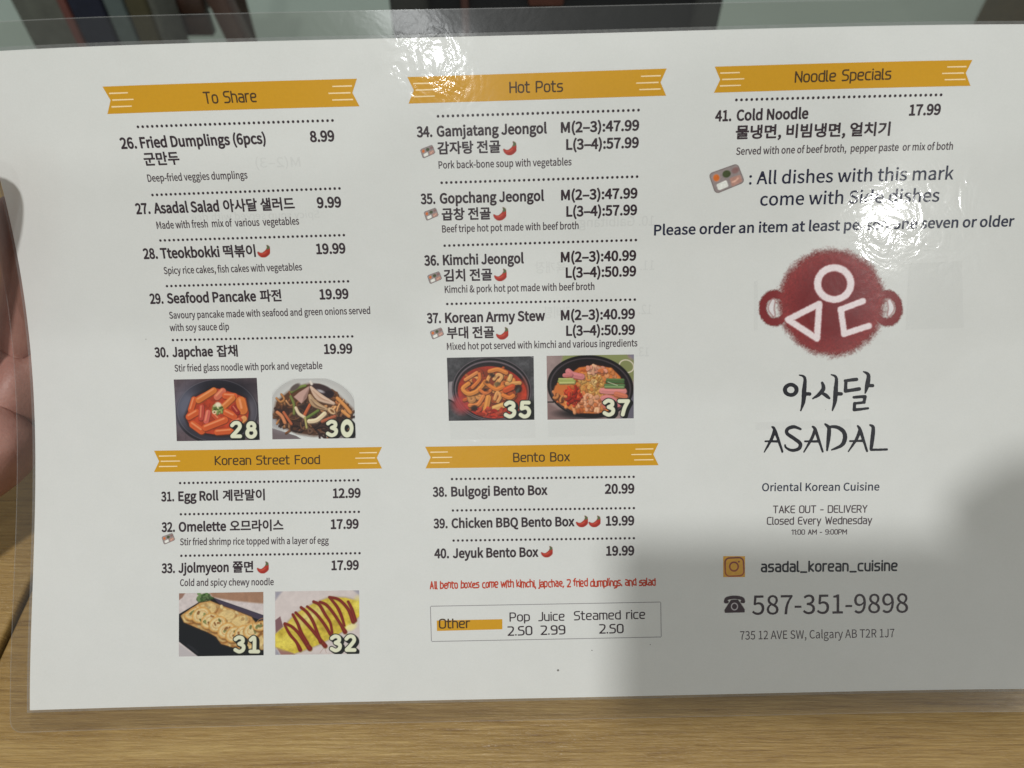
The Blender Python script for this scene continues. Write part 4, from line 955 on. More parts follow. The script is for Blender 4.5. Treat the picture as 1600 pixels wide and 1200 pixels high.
        for i, ch in enumerate(txt):
            ox = x + i * (w + gap)
            if ch == '0':
                D = np.minimum(D, np.abs(self.ell(ox + w / 2, y + h / 2, w * 0.40, h * 0.45)) - st / 2)
            elif ch == '8':
                D = np.minimum(D, np.abs(self.ell(ox + w / 2, y + h * 0.26, w * 0.28, h * 0.22)) - st / 2)
                D = np.minimum(D, np.abs(self.ell(ox + w / 2, y + h * 0.72, w * 0.36, h * 0.27)) - st / 2)
            else:
                for s in G[ch]: D = np.minimum(D, self.line([(ox + a * w, y + b * h, st) for a, b in s]))
        sh = np.full(self.X.shape, 1e9)
        for k in range(5):
            dx, dy = int(round(k * self.nx / 150)), int(round(k * self.ny / 140))
            m = np.full(D.shape, 1e9); m[dy:, dx:] = D[:D.shape[0] - dy, :D.shape[1] - dx]
            sh = np.minimum(sh, m)
        self.put(sh - 14, (24, 26, 24), 8)
        self.put(D, (219, 224, 190), 8)
    def build(self, name, corners, parent, n=0.05):
        s, t = np.meshgrid(np.linspace(0, 1, self.nx), np.linspace(0, 1, self.ny))
        uv = quad_uv(corners, s, t).reshape(-1, 2)
        o = page_mesh(name, uv, [q[::-1] for q in quads(self.nx - 1, self.ny - 1)], PICTURE, parent, n)
        at = o.data.color_attributes.new('Col', 'FLOAT_COLOR', 'POINT')
        rgba = np.concatenate([ink_colour(self.C.reshape(-1, 3)) * self.tone, np.clip(self.A.reshape(-1, 1), 0, 1)], 1).astype(np.float32)
        at.data.foreach_set('color', rgba.ravel())
        return o

def pic_rice_cakes(q):
    p = Picture(q, 190, 145, (88, 76, 78))
    p.grain(0.16, 70, 1); p.put(np.abs(p.Y - 330 + 0.1 * p.X) - 3, (62, 52, 54), 10, .6); p.put(np.abs(p.X - 250) - 3, (64, 54, 56), 10, .5)
    p.put(p.ell(745, 640, 650, 505), (36, 34, 38), 12)
    p.put(p.ell(740, 615, 615, 480), (52, 50, 57), 20)
    p.put(p.ell(250, 520, 190, 300, 25), (104, 108, 120), 260, .8); p.put(p.ell(1270, 620, 90, 240), (112, 108, 112), 180, .7)
    p.put(p.ell(900, 270, 430, 150), (26, 24, 30), 200, .9)
    p.put(np.abs(p.ell(740, 615, 618, 482)) - 4, (128, 124, 128), 10, .55)
    food = p.poly([(250, 710), (300, 600), (370, 420), (520, 340), (700, 262), (830, 285), (1030, 350), (1190, 420), (1235, 640), (1220, 760), (1000, 990), (780, 1000), (520, 960), (310, 840)])
    p.put(food - 25, (40, 24, 22), 50, .8); p.put(food, (172, 62, 34), 12); p.grain(.22, 60, 4, food)
    O = (206, 92, 44); O2 = (192, 78, 46); Rr = (186, 74, 58); Y = (208, 116, 52); H = (236, 160, 110)
    for a, w, c in (([(330, 600), (380, 440)], 90, O), ([(450, 450), (690, 300)], 95, Y), ([(740, 400), (830, 310)], 100, (206, 110, 80)), ([(870, 380), (1010, 390)], 100, O), ([(1110, 470), (1140, 600)], 150, Y),
                    ([(300, 710), (420, 640)], 100, O), ([(500, 560), (490, 730)], 80, Rr), ([(600, 640), (570, 780)], 80, (206, 100, 84)), ([(700, 680), (760, 740)], 90, O2), ([(830, 560), (980, 420)], 90, Y),
                    ([(880, 640), (1000, 700)], 110, O), ([(1000, 560), (1060, 640)], 70, (150, 40, 34)), ([(360, 830), (500, 930)], 110, O), ([(560, 880), (860, 760)], 105, O), ([(740, 950), (960, 930)], 90, O), ([(1110, 780), (1160, 740)], 90, (216, 150, 84)), ([(980, 800), (1090, 760)], 80, O2)):
        p.piece([(x, y, w) for x, y in a], c, H)
    p.put(p.ell(745, 580, 80, 70), (132, 148, 74), 40); p.strands(p.ell(745, 590, 85, 75), 14, [(150, 170, 90), (196, 200, 140), (96, 118, 50)], 22, 60, 5)
    p.put(p.ell(760, 520, 48, 36, 20), (226, 214, 180), 24); p.put(np.abs(p.ell(700, 640, 24, 22)) - 7, (230, 200, 160), 8)
    p.digits('28', 955, 800, 175, 228, 58)
    return p

def pic_noodles(q):
    p = Picture(q, 190, 145, (203, 206, 199), 0.0)
    plate = p.ell(740, 560, 660, 470, 4)
    p.put(p.poly([(100, 890), (480, 1010), (560, 1060), (108, 1066)]), (110, 100, 98), 10)
    p.put(p.poly([(1100, 1000), (1410, 980), (1410, 1046), (1100, 1046)]), (118, 110, 108), 20)
    p.put(plate, (205, 207, 196), 10, 0.8); p.put(np.abs(p.ell(740, 560, 640, 440, 4)) - 22, (168, 170, 162), 60, .45)
    p.put(p.ell(160, 800, 180, 110, 35), (150, 148, 148), 120, .6)
    food = p.poly([(125, 680), (170, 480), (340, 340), (480, 250), (700, 200), (900, 250), (1100, 350), (1230, 470), (1350, 590), (1330, 740), (1150, 960), (760, 1000), (500, 960), (250, 850)])
    p.put(food - 10, (96, 66, 46), 60, .9); p.put(food, (88, 58, 38), 16)
    low = np.maximum(food, -(p.Y - 640))
    p.strands(food, 70, [(190, 132, 76), (206, 150, 96), (160, 100, 56), (120, 78, 48)], 24, 260, 2, 1.6, 1.2, .5)
    p.put(low + 40, (60, 42, 36), 160, .75)
    p.strands(low, 60, [(92, 68, 52), (70, 50, 42), (110, 78, 52), (58, 40, 36)], 20, 240, 3, 1.8, 1.25, .5)
    p.put(p.ell(640, 560, 170, 110), (44, 34, 32), 140, .9); p.put(p.ell(300, 600, 110, 80), (50, 34, 30), 110, .8)
    for a, w, c in (([(180, 640), (250, 700), (300, 800)], 46, (200, 130, 84)), ([(280, 640), (400, 820)], 36, (180, 98, 60)), ([(1120, 420), (1240, 540), (1320, 640)], 50, (204, 140, 76)), ([(1200, 620), (1300, 700)], 46, (206, 144, 80)),
                    ([(880, 780), (1080, 700)], 40, (170, 96, 66)), ([(600, 690), (690, 520)], 40, (186, 96, 56)), ([(400, 320), (520, 250), (620, 220)], 34, (116, 132, 62)), ([(390, 390), (440, 520), (440, 660)], 34, (112, 122, 60)), ([(650, 720), (820, 610)], 34, (104, 124, 58)),
                    ([(470, 570), (520, 660), (610, 720)], 42, (214, 198, 160)), ([(615, 720), (640, 880)], 26, (170, 164, 96)), ([(680, 780), (800, 760), (920, 660)], 64, (226, 206, 164))):
        p.piece([(x, y, w) for x, y in a], c, tuple(min(255, k * 1.15) for k in c))
    p.put(p.ell(460, 250, 90, 40, -35), (92, 82, 76), 20)
    p.put(p.poly([(700, 220), (640, 420), (560, 505), (440, 400), (520, 330)]), (186, 152, 136), 14); p.put(p.poly([(690, 250), (640, 420), (575, 490), (600, 400)]), (120, 92, 80), 30, .7)
    p.put(p.ell(880, 300, 200, 90, 20), (58, 44, 44), 20); p.put(p.ell(990, 360, 80, 60), (40, 28, 32), 20); p.put(p.ell(860, 310, 60, 20, 20), (170, 166, 164), 20)
    p.piece([(710, 250, 40), (840, 400, 110), (1060, 500, 40)], (206, 178, 150), (230, 206, 180)); p.put(p.line([(740, 300, 10), (870, 420, 26), (1000, 470, 10)]), (170, 130, 100), 10, .7)
    p.piece([(690, 380, 50), (760, 500, 100), (950, 590, 40)], (176, 146, 108), (206, 180, 140)); p.put(p.line([(710, 440, 12), (800, 540, 24), (920, 585, 10)]), (110, 84, 62), 10, .7)
    p.put(p.ell(1030, 620, 70, 40, 40), (210, 176, 130), 12); p.put(p.ell(1040, 620, 40, 18, 40), (120, 84, 48), 10); p.put(p.line([(700, 160, 30), (720, 200, 40)]), (220, 214, 196), 20)
    p.digits('30', 955, 780, 175, 225, 56)
    return p

def pic_egg_roll(q):
    p = Picture(q, 190, 145, (206, 198, 190))
    p.grain(.06, 80, 2)
    p.put(p.poly([(560, 90), (1430, 80), (1430, 280), (1290, 270), (900, 230), (620, 180)]), (160, 124, 96), 30); p.grain(.08, 60, 7)
    p.put(p.poly([(90, 110), (200, 110), (150, 190), (90, 230)]), (150, 118, 100), 20)
    p.put(p.poly([(90, 900), (380, 1110), (90, 1110)]), (186, 182, 178), 30)
    p.put(p.poly([(90, 450), (400, 265), (640, 190), (1440, 470), (1440, 1110), (400, 1110), (90, 870)]), (20, 22, 26), 12)
    p.put(p.poly([(640, 195), (1430, 470), (1430, 560), (1260, 500), (760, 320)]), (66, 58, 74), 14)
    p.put(p.line([(240, 930, 14), (310, 980, 20), (390, 1050, 12)]), (58, 58, 64), 40, .7)
    p.strands(p.ell(500, 190, 130, 70), 26, [(84, 118, 60), (60, 94, 44), (110, 140, 84)], 34, 90, 9)
    food = p.poly([(130, 470), (420, 270), (590, 240), (780, 320), (930, 370), (1080, 430), (1230, 490), (1290, 580), (1430, 540), (1430, 1000), (1100, 1000), (930, 960), (760, 910), (680, 800), (520, 710), (380, 660), (180, 570)])
    p.put(food - 8, (90, 60, 30), 40, .9); p.put(food, (196, 152, 88), 14)
    for x, y, rx, ry in ((300, 470, 190, 110), (520, 380, 190, 120), (640, 560, 180, 130), (830, 480, 170, 110), (560, 640, 130, 80), (880, 640, 190, 120), (790, 790, 100, 100), (1050, 560, 160, 100), (1150, 700, 170, 120), (1050, 820, 190, 120), (1330, 650, 130, 120), (1280, 880, 170, 140)):
        p.put(np.maximum(p.ell(x + 4, y + 18, rx, ry, -20), food), (146, 96, 44), 22, .9)
        p.put(np.maximum(p.ell(x, y, rx * .92, ry * .86, -20), food), (216, 190, 126), 26)
    p.strands(food, 60, [(218, 196, 136), (206, 168, 104), (216, 188, 122)], 30, 34, 12, 0.4, None, .85)
    for x, y in ((250, 470), (380, 520), (520, 610), (640, 660), (780, 760), (900, 820), (1040, 800), (1180, 760), (1320, 640)):
        d = np.maximum(p.ell(x + 60, y - 60, 150, 118, -32), food + 4)
        p.put(np.maximum(p.ell(x + 74, y - 34, 156, 124, -32), food), (128, 84, 38), 22, .8)
        p.put(d, (206, 158, 84), 14); p.put(d + 20, (222, 200, 142), 22)
        p.put(np.abs(p.ell(x + 66, y - 62, 84, 58, -32)) - 5, (196, 148, 84), 10, .8)
        p.strands(d + 34, 4, [(116, 122, 62), (150, 104, 54), (132, 136, 80)], 22, 30, int(x), 0.4, None, .9)
    p.grain(.12, 26, 6, food)
    p.digits('31', 960, 800, 175, 236, 52)
    return p

def pic_omelette(q):
    p = Picture(q, 190, 145, (202, 194, 184)); p.grain(.05, 90, 3)
    for pts in ([(100, 90), (210, 90), (100, 230)], [(1320, 70), (1420, 70), (1420, 150)], [(100, 960), (190, 1090), (100, 1090)]): p.put(p.poly(pts), (150, 150, 156), 40)
    p.put(p.poly([(100, 540), (180, 480), (225, 640), (110, 740)]), (124, 92, 92), 12); p.put(p.poly([(110, 950), (300, 1010), (420, 1080), (190, 1080)]), (150, 112, 100), 14)
    egg = p.poly([(100, 760), (240, 640), (420, 440), (700, 280), (960, 180), (1200, 190), (1420, 250), (1420, 470), (1300, 590), (1180, 700), (960, 830), (760, 930), (520, 1020), (400, 1060), (100, 950)])
    p.put(egg - 8, (150, 130, 80), 50, .8); p.put(egg, (200, 180, 62), 14)
    p.put(np.maximum(egg, p.ell(260, 880, 170, 120)), (222, 208, 88), 80, .8); p.put(p.ell(640, 480, 260, 90, -30), (214, 206, 140), 120, .7); p.put(p.ell(1390, 300, 60, 110), (220, 210, 90), 70, .8)
    for x, y, rx, ry in ((930, 440, 60, 60), (860, 660, 60, 70), (1050, 600, 60, 60), (200, 760, 40, 50), (800, 560, 50, 40), (560, 830, 70, 60)): p.put(p.ell(x, y, rx, ry), (160, 136, 40), 70, .6)
    p.put(p.ell(1280, 650, 90, 50, -20), (226, 218, 150), 40); p.grain(.14, 40, 5, egg)
    K = (112, 30, 20); Hh = (150, 58, 42)
    for s in ([(240, 600, 30), (330, 760, 44), (430, 880, 44), (490, 1000, 64)], [(250, 590, 40), (360, 640, 44), (480, 760, 50), (640, 980, 80)], [(375, 450, 40), (450, 590, 46), (510, 740, 50), (600, 900, 60)],
              [(420, 420, 40), (560, 560, 50), (700, 720, 50), (880, 940, 70)], [(505, 340, 44), (600, 420, 46), (690, 560, 48), (760, 740, 48), (810, 880, 60)], [(600, 325, 36), (740, 440, 44), (880, 620, 46), (960, 760, 44)],
              [(700, 250, 44), (790, 300, 46), (880, 450, 46), (960, 580, 40), (990, 740, 36)], [(800, 255, 40), (900, 300, 46), (1010, 430, 46), (1120, 600, 46), (1190, 720, 70)], [(945, 180, 36), (1060, 320, 46), (1130, 460, 46), (1180, 620, 36)],
              [(950, 180, 40), (1100, 220, 44), (1240, 370, 50), (1320, 560, 66)], [(1240, 250, 40), (1300, 370, 46), (1350, 540, 56)]):
        p.put(p.line([(x + 5, y + 9, w + 6) for x, y, w in s]), (110, 80, 24), 16, .6); p.put(p.line(s), K, 10); p.put(p.line([(x - 5, y - 5, w * .22) for x, y, w in s]), Hh, 12, .6)
    p.put(p.line([(800, 1050, 5), (870, 960, 5), (900, 1050, 5)], False), (140, 100, 80), 6, .7)
    p.digits('32', 965, 785, 175, 232, 52)
    return p

def pic_tripe_pot(q):
    p = Picture(q, 190, 145, (66, 66, 66)); p.grain(.3, 120, 2); p.grain(.2, 30, 9)
    p.put(p.poly([(560, 900), (1460, 800), (1460, 1130), (300, 1130)]), (24, 24, 24), 160, .8)
    p.put(p.line([(1380, 110, 10), (1460, 150, 10)], False), (150, 148, 146), 8)
    p.put(p.poly([(110, 520), (190, 500), (230, 780), (180, 830), (100, 790)]), (140, 134, 132), 20); p.put(p.line([(100, 790, 20), (180, 830, 24), (240, 920, 20)]), (14, 12, 12), 10)
    p.put(p.ell(785, 640, 625, 510, 6), (18, 16, 18), 10); p.put(np.abs(p.ell(785, 635, 612, 495, 6)) - 7, (116, 108, 110), 10, .8)
    p.put(p.ell(785, 650, 580, 465, 6), (104, 92, 94), 12); p.put(p.ell(785, 655, 560, 445, 6), (28, 20, 22), 14)
    broth = p.ell(790, 680, 540, 405, 8)
    p.put(broth, (170, 44, 26), 14); p.put(p.ell(330, 850, 150, 160, 40), (176, 62, 62), 120, .8); p.put(p.ell(1290, 700, 60, 200), (186, 60, 30), 60, .7); p.grain(.25, 60, 6, broth)
    inner = p.ell(770, 640, 470, 330, 10)
    p.put(inner, (120, 52, 26), 120, .9)
    p.strands(inner, 46, [(196, 120, 54), (184, 100, 44), (206, 142, 78), (170, 82, 36), (150, 60, 30)], 54, 200, 8, 1.9, 1.22, .38)
    for s, w, c in (([(370, 480), (550, 370)], 50, (206, 130, 70)), ([(420, 540), (330, 620), (420, 700), (560, 650), (680, 510)], 62, (208, 132, 58)), ([(680, 510), (760, 580), (860, 630), (960, 590)], 60, (204, 120, 50)), ([(600, 640), (680, 690), (760, 650)], 50, (200, 112, 54)),
                    ([(440, 880), (560, 870), (650, 740)], 60, (206, 124, 62)), ([(750, 350), (880, 320), (1010, 370)], 64, (204, 124, 56)), ([(820, 470), (880, 400), (940, 430), (900, 500)], 50, (210, 158, 96)), ([(730, 760), (690, 960)], 86, (206, 136, 62)), ([(830, 780), (870, 680), (920, 740), (880, 820)], 50, (206, 146, 84)),
                    ([(960, 720), (1060, 760), (1120, 730)], 60, (206, 118, 50)), ([(1020, 540), (1220, 530)], 60, (204, 146, 80)), ([(1060, 480), (1080, 420)], 60, (206, 166, 100)), ([(1000, 640), (1110, 590)], 90, (190, 80, 36)), ([(820, 930), (960, 880)], 90, (214, 160, 92)), ([(480, 600), (590, 480), (590, 390)], 50, (200, 112, 50))):
        p.piece([(x, y, w) for x, y in s], c, tuple(min(255, k * 1.2) for k in c), .36)
    for x, y, rx, ry in ((790, 410, 50, 30), (710, 520, 30, 18), (690, 640, 40, 22), (1200, 620, 60, 60), (520, 930, 60, 50), (690, 1010, 40, 30)): p.put(p.ell(x, y, rx, ry, 20), (36, 22, 18), 30, .85)
    p.put(p.ell(870, 550, 50, 36), (96, 84, 50), 20, .8); p.put(p.ell(1190, 650, 20, 50, 30), (70, 80, 70), 20, .8)
    p.strands(p.ell(760, 980, 300, 70), 16, [(170, 50, 28), (196, 76, 48), (150, 36, 24)], 40, 100, 21)
    p.digits('35', 985, 830, 180, 232, 52)
    return p

def pic_army_stew(q):
    p = Picture(q, 190, 145, (150, 132, 124)); p.grain(.08, 90, 2)
    p.put(p.poly([(350, 90), (1340, 80), (1400, 200), (1200, 300), (500, 300), (330, 200)]), (134, 142, 88), 40); p.put(p.poly([(1180, 200), (1470, 150), (1470, 480), (1380, 520)]), (128, 134, 84), 60); p.put(p.poly([(1360, 80), (1470, 80), (1470, 190)]), (126, 124, 134), 40)
    p.put(p.poly([(100, 830), (330, 960), (560, 1110), (100, 1110)]), (126, 104, 98), 50); p.put(p.poly([(1340, 760), (1470, 640), (1470, 1100), (1240, 1100)]), (98, 96, 104), 50)
    p.put(np.abs(p.ell(1340, 270, 115, 95, 20)) - 8, (214, 206, 180), 10); p.put(p.line([(100, 830, 18), (200, 830, 22)]), (24, 20, 20), 10)
    p.put(p.ell(775, 590, 675, 490, 5), (24, 20, 20), 10); p.put(np.abs(p.ell(775, 600, 625, 450, 5)) - 9, (84, 74, 76), 14, .8); p.put(p.ell(780, 610, 600, 420, 5), (30, 20, 20), 14)
    p.put(p.ell(700, 1010, 420, 80), (22, 18, 18), 60, .9)
    food = p.poly([(195, 680), (230, 580), (420, 420), (600, 290), (860, 255), (1110, 300), (1240, 430), (1300, 560), (1290, 720), (1100, 960), (860, 1010), (560, 1000), (330, 880), (220, 790)])
    p.put(food - 6, (70, 34, 22), 40); p.put(food, (202, 116, 54), 16); p.grain(.2, 50, 4, food)
    p.strands(food, 90, [(212, 132, 70), (206, 120, 56), (190, 98, 46), (220, 150, 96)], 34, 100, 5, 1.5, 1.15, .7)
    nd = p.ell(780, 620, 200, 260, 10)
    p.put(nd, (206, 150, 76), 60); p.strands(nd, 110, [(220, 170, 92), (206, 150, 74), (190, 122, 60), (228, 184, 116)], 22, 90, 6, 2.2, 1.15, .66)
    p.strands(np.maximum(food, p.ell(760, 830, 230, 150)), 40, [(214, 144, 100), (222, 160, 118), (200, 116, 66)], 34, 90, 8, 1.6, 1.15, .66)
    p.strands(np.maximum(food, p.ell(880, 320, 300, 60)), 26, [(220, 150, 120), (210, 120, 70), (226, 170, 130)], 44, 80, 9)
    p.put(np.maximum(food, p.ell(320, 640, 130, 110)), (196, 112, 52), 40); p.strands(p.ell(500, 730, 110, 140, 30), 40, [(190, 52, 30), (164, 40, 24), (206, 76, 40)], 34, 130, 11, 1.0, 1.2, .5); p.strands(p.ell(310, 760, 90, 60), 12, [(120, 60, 30), (200, 130, 70)], 30, 90, 13)
    for s, w, c in (([(430, 350), (500, 400), (640, 430)], 90, (206, 128, 124)), ([(370, 410), (470, 400)], 60, (200, 120, 116)), ([(960, 650), (1080, 660), (1300, 660)], 84, (214, 136, 126)), ([(1180, 700), (1320, 740)], 74, (200, 116, 84)), ([(980, 770), (1090, 770), (1210, 860)], 90, (206, 128, 122)), ([(980, 860), (1000, 900)], 60, (196, 112, 92))):
        p.piece([(x, y, w) for x, y in s], c, tuple(min(255, k * 1.1) for k in c), .6)
    for s, c in (([(290, 470), (500, 475)], (168, 174, 104)), ([(280, 505), (530, 500)], (150, 160, 84)), ([(300, 530), (520, 525)], (176, 180, 110)), ([(1040, 475), (1290, 480)], (86, 116, 66)), ([(1030, 510), (1290, 520)], (70, 100, 56)), ([(1010, 560), (1300, 565)], (84, 116, 70)), ([(1010, 590), (1290, 595)], (120, 146, 92))):
        p.piece([(x, y, 32) for x, y in s], c, tuple(min(255, k * 1.25) for k in c))
    p.put(p.line([(1050, 515, 9), (1200, 570, 9)], False), (200, 206, 170), 8)
    p.digits('37', 980, 800, 180, 235, 52)
    return p

PHOTOS = [('pic_rice_cakes', [(65, 130), (1362, 103), (1410, 1075), (113, 1093)], [[66.13, 144.4], [103.84, 144.56], [103.79, 116.7], [66.02, 116.73]], 'photo of red rice cakes in a dark bowl, numbered 28'),
 ('pic_noodles', [(98, 120), (1368, 106), (1410, 1046), (103, 1066)], [[110.61, 143.96], [147.0, 143.74], [147.04, 116.86], [109.38, 116.87]], 'photo of glass noodles with mushrooms on a white plate, numbered 30'),
 ('pic_egg_roll', [(98, 120), (1415, 98), (1420, 1088), (95, 1108)], [[66.19, 49.28], [104.04, 49.19], [103.98, 21.42], [66.13, 21.71]], 'photo of sliced egg roll on a black plate, numbered 31'),
 ('pic_omelette', [(98, 92), (1412, 72), (1420, 1066), (100, 1082)], [[109.3, 49.26], [147.0, 49.12], [146.87, 21.15], [109.13, 21.48]], 'photo of yellow omelette striped with red sauce, numbered 32'),
 ('pic_tripe_pot', [(82, 140), (1438, 115), (1450, 1108), (113, 1126)], [[188.84, 151.95], [226.8, 151.97], [226.65, 123.84], [188.79, 123.93]], 'photo of stew with tripe in a black pot, numbered 35'),
 ('pic_army_stew', [(90, 110), (1455, 88), (1452, 1086), (105, 1108)], [[232.42, 152.0], [270.18, 151.94], [270.21, 123.77], [232.42, 123.75]], 'photo of noodle stew with ham and greens in a black pot, numbered 37')]
for fn, quad, corners, label in PHOTOS:
    pic = globals()[fn](quad)
    pic.tone = np.array((0.80, 0.79, 0.78)) if fn == 'pic_egg_roll' else np.array((0.86, 0.85, 0.85))
    o = pic.build('food_photo', corners, MENU)
    tag(o, label)

# icons
def chili():
    p = Picture([(0, 0), (76, 0), (76, 80), (0, 80)], 26, 26, (160, 50, 36), 0.0)
    body = p.line([(6, 48, 8), (18, 60, 20), (38, 64, 32), (58, 50, 34), (66, 34, 26), (66, 24, 14)])
    p.put(body, (158, 48, 34), 4); p.put(p.line([(20, 56, 6), (38, 56, 8), (52, 46, 8)]), (186, 84, 62), 5, .7); p.put(p.line([(30, 72, 6), (54, 66, 8), (70, 46, 6)]), (126, 34, 26), 5, .6)
    p.put(p.line([(60, 26, 10), (66, 18, 16), (58, 6, 6)]), (80, 98, 62), 4)
    return p
def tray(n):
    p = Picture([(150, 110), (1270, 110), (1270, 1050), (150, 1050)], n, int(n * .84), (130, 120, 114), 0.0)
    d = p.poly([(300, 505), (975, 265), (1115, 620), (435, 900)]) - 125
    p.put(d, (136, 127, 121), 24); p.put(np.abs(d + 14) - 9, (112, 102, 97), 22, .8)
    p.put(p.ell(385, 555, 115, 125), (176, 140, 130), 60, .8); p.put(p.ell(385, 555, 95, 105), (196, 104, 44), 40)
    p.put(p.ell(705, 435, 130, 112, -20), (66, 76, 48), 30); p.put(p.ell(980, 320, 120, 90, -30), (128, 100, 94), 50)
    p.put(p.poly([(440, 790), (670, 690), (710, 800), (480, 890)]) - 50, (214, 216, 202), 24)
    p.put(p.poly([(860, 600), (1100, 520), (1140, 640), (900, 770)]) - 50, (166, 128, 112), 40); p.put(p.line([(880, 690, 50), (980, 650, 60), (1060, 570, 50)]), (214, 172, 146), 40, .8)
    p.grain(.08, 60, 3)
    return p

ENTRY_MARKS = {'26': {'dots': [66.72, 250.15, 147.15, 250.28, 0.56]}, '27': {'dots': [67.11, 223.76, 147.17, 224.22, 0.56]}, '28': {'dots': [67.21, 205.09, 147.23, 205.32, 0.56], 'chili': [[[109.34, 202.37], [115.03, 202.23], [114.41, 196.75], [108.68, 196.89]]]}, '29': {'dots': [67.24, 185.65, 147.42, 185.96, 0.56]}, '30': {'dots': [67.25, 161.98, 147.62, 162.11, 0.56]}, '31': {'dots': [66.99, 97.94, 147.43, 98.01, 0.56]}, '32': {'dots': [67.12, 84.06, 147.43, 83.88, 0.56], 'tray': [[[58.3, 75.91], [64.44, 75.82], [64.42, 70.79], [58.29, 70.88]]]}, '33': {'dots': [67.22, 65.71, 147.42, 65.5, 0.56], 'chili': [[[101.13, 62.86], [106.6, 62.77], [106.55, 57.21], [101.08, 57.31]]]}, '34': {'dots': [190.05, 250.72, 270.43, 250.78, 0.56], 'chili': [[[215.86, 240.85], [221.44, 240.7], [221.3, 235.13], [215.69, 235.29]]], 'tray': [[[182.11, 240.23], [188.3, 240.07], [187.99, 234.89], [181.75, 235.05]]]}, '35': {'dots': [190.04, 225.32, 270.41, 225.54, 0.56], 'chili': [[[210.96, 215.32], [216.54, 215.18], [216.38, 209.51], [210.77, 209.66]]], 'tray': [[[181.97, 215.65], [188.25, 215.49], [187.96, 210.24], [181.65, 210.4]]]}, '36': {'dots': [189.97, 199.92, 270.4, 200.27, 0.56], 'chili': [[[210.52, 190.05], [215.99, 189.92], [215.85, 184.45], [210.35, 184.57]]], 'tray': [[[181.97, 189.44], [188.32, 189.3], [188.07, 183.94], [181.69, 184.09]]]}, '37': {'dots': [189.96, 175.32, 270.31, 175.52, 0.56], 'chili': [[[210.62, 165.12], [216.11, 165.01], [215.98, 159.35], [210.47, 159.46]]], 'tray': [[[181.95, 165.37], [188.17, 165.25], [187.96, 160.04], [181.72, 160.16]]]}, '38': {'dots': [189.53, 97.87, 270.09, 97.62, 0.56]}, '39': {'dots': [189.62, 83.81, 270.1, 83.58, 0.56], 'chili': [[[244.22, 80.84], [249.74, 80.75], [249.66, 75.33], [244.14, 75.43]], [[249.81, 80.75], [255.33, 80.66], [255.26, 75.24], [249.74, 75.33]]]}, '40': {'dots': [189.67, 70.39, 269.97, 70.1, 0.56], 'chili': [[[228.46, 67.51], [233.85, 67.42], [233.76, 62.1], [228.37, 62.19]]]}, '41': {'dots': [309.0, 253.43, 389.32, 253.32, 0.56]}}
for key in ['26', '27', '28', '29', '30', '31', '32', '33', '34', '35', '36', '37', '38', '39', '40', '41']:
    prices = [r for r in TEXT[key] if r[-1] == 'ink' and r[0][-3:] == '.99']
    big = [r for r in TEXT[key] if r[-1] == 'ink' and r not in prices]
    small = [r for r in TEXT[key] if r[-1] != 'ink']
    e = text_mesh('dish_name', big, MENU)
    for r in prices: text_mesh('price', [r], e)
    if small: text_mesh('description', small, e)
    marks = ENTRY_MARKS[key]
    u0, v0, u1, v1, rad = marks['dots']
    n = int(round((u1 - u0) / 2.0)); uv, fs = [], []
    for i in range(n + 1):
        cu, cv = u0 + (u1 - u0) * i / n, v0 + (v1 - v0) * i / n
        k = len(uv)
        uv += [(cu + rad * math.cos(a), cv + rad * math.sin(a)) for a in np.linspace(0, 2 * math.pi, 10, endpoint=False)]
        fs.append(tuple(range(k, k + 10)))
    page_mesh('dotted_line', uv, fs, INK['ink'], e, 0.05, False)
    for c in marks.get('chili', []): chili().build('chili_mark', c, e, 0.07)
    for c in marks.get('tray', []): tray(30).build('tray_mark', c, e, 0.07)

o = text_mesh('side_dish_note', TEXT['sidenote'], MENU); tray(70).build('tray_mark', [[299.24, 229.81], [313.62, 229.41], [314.29, 217.71], [299.77, 218.1]], o, 0.07)
text_mesh('order_note', TEXT['order'], MENU)
text_mesh('tagline', TEXT['tag'], MENU)
text_mesh('opening_hours', TEXT['hours'], MENU)
text_mesh('account_name', TEXT['handle'], MENU)
text_mesh('phone_number', TEXT['phone'], MENU)
text_mesh('address', TEXT['addr'], MENU)
text_mesh('bento_note', TEXT['red'], MENU)
for r in TEXT['ghost']: text_mesh('ghost_lettering', [r], MENU, 0.03)
# the pictures of the other side, faintly through the paper
GHOST = show_through('ghost_picture', 0.026)
for c in [[[189.25, 123.24], [226.92, 123.21], [227.07, 115.78], [189.32, 115.51]], [[232.55, 123.12], [270.71, 123.37], [270.71, 116.23], [232.73, 115.97]], [[320.06, 182.0], [321.63, 182.49], [322.67, 161.67], [321.07, 161.15]], [[383.56, 187.97], [405.45, 188.54], [409.57, 160.68], [385.0, 160.39]], [[323.06, 121.07], [364.58, 121.72], [364.77, 118.02], [323.15, 117.65]]]:
    S, T = np.meshgrid(np.linspace(0, 1, 7), np.linspace(0, 1, 5))
    page_mesh('ghost_print', quad_uv(c, S, T).reshape(-1, 2), [q[::-1] for q in quads(6, 4)], GHOST, MENU, 0.025)

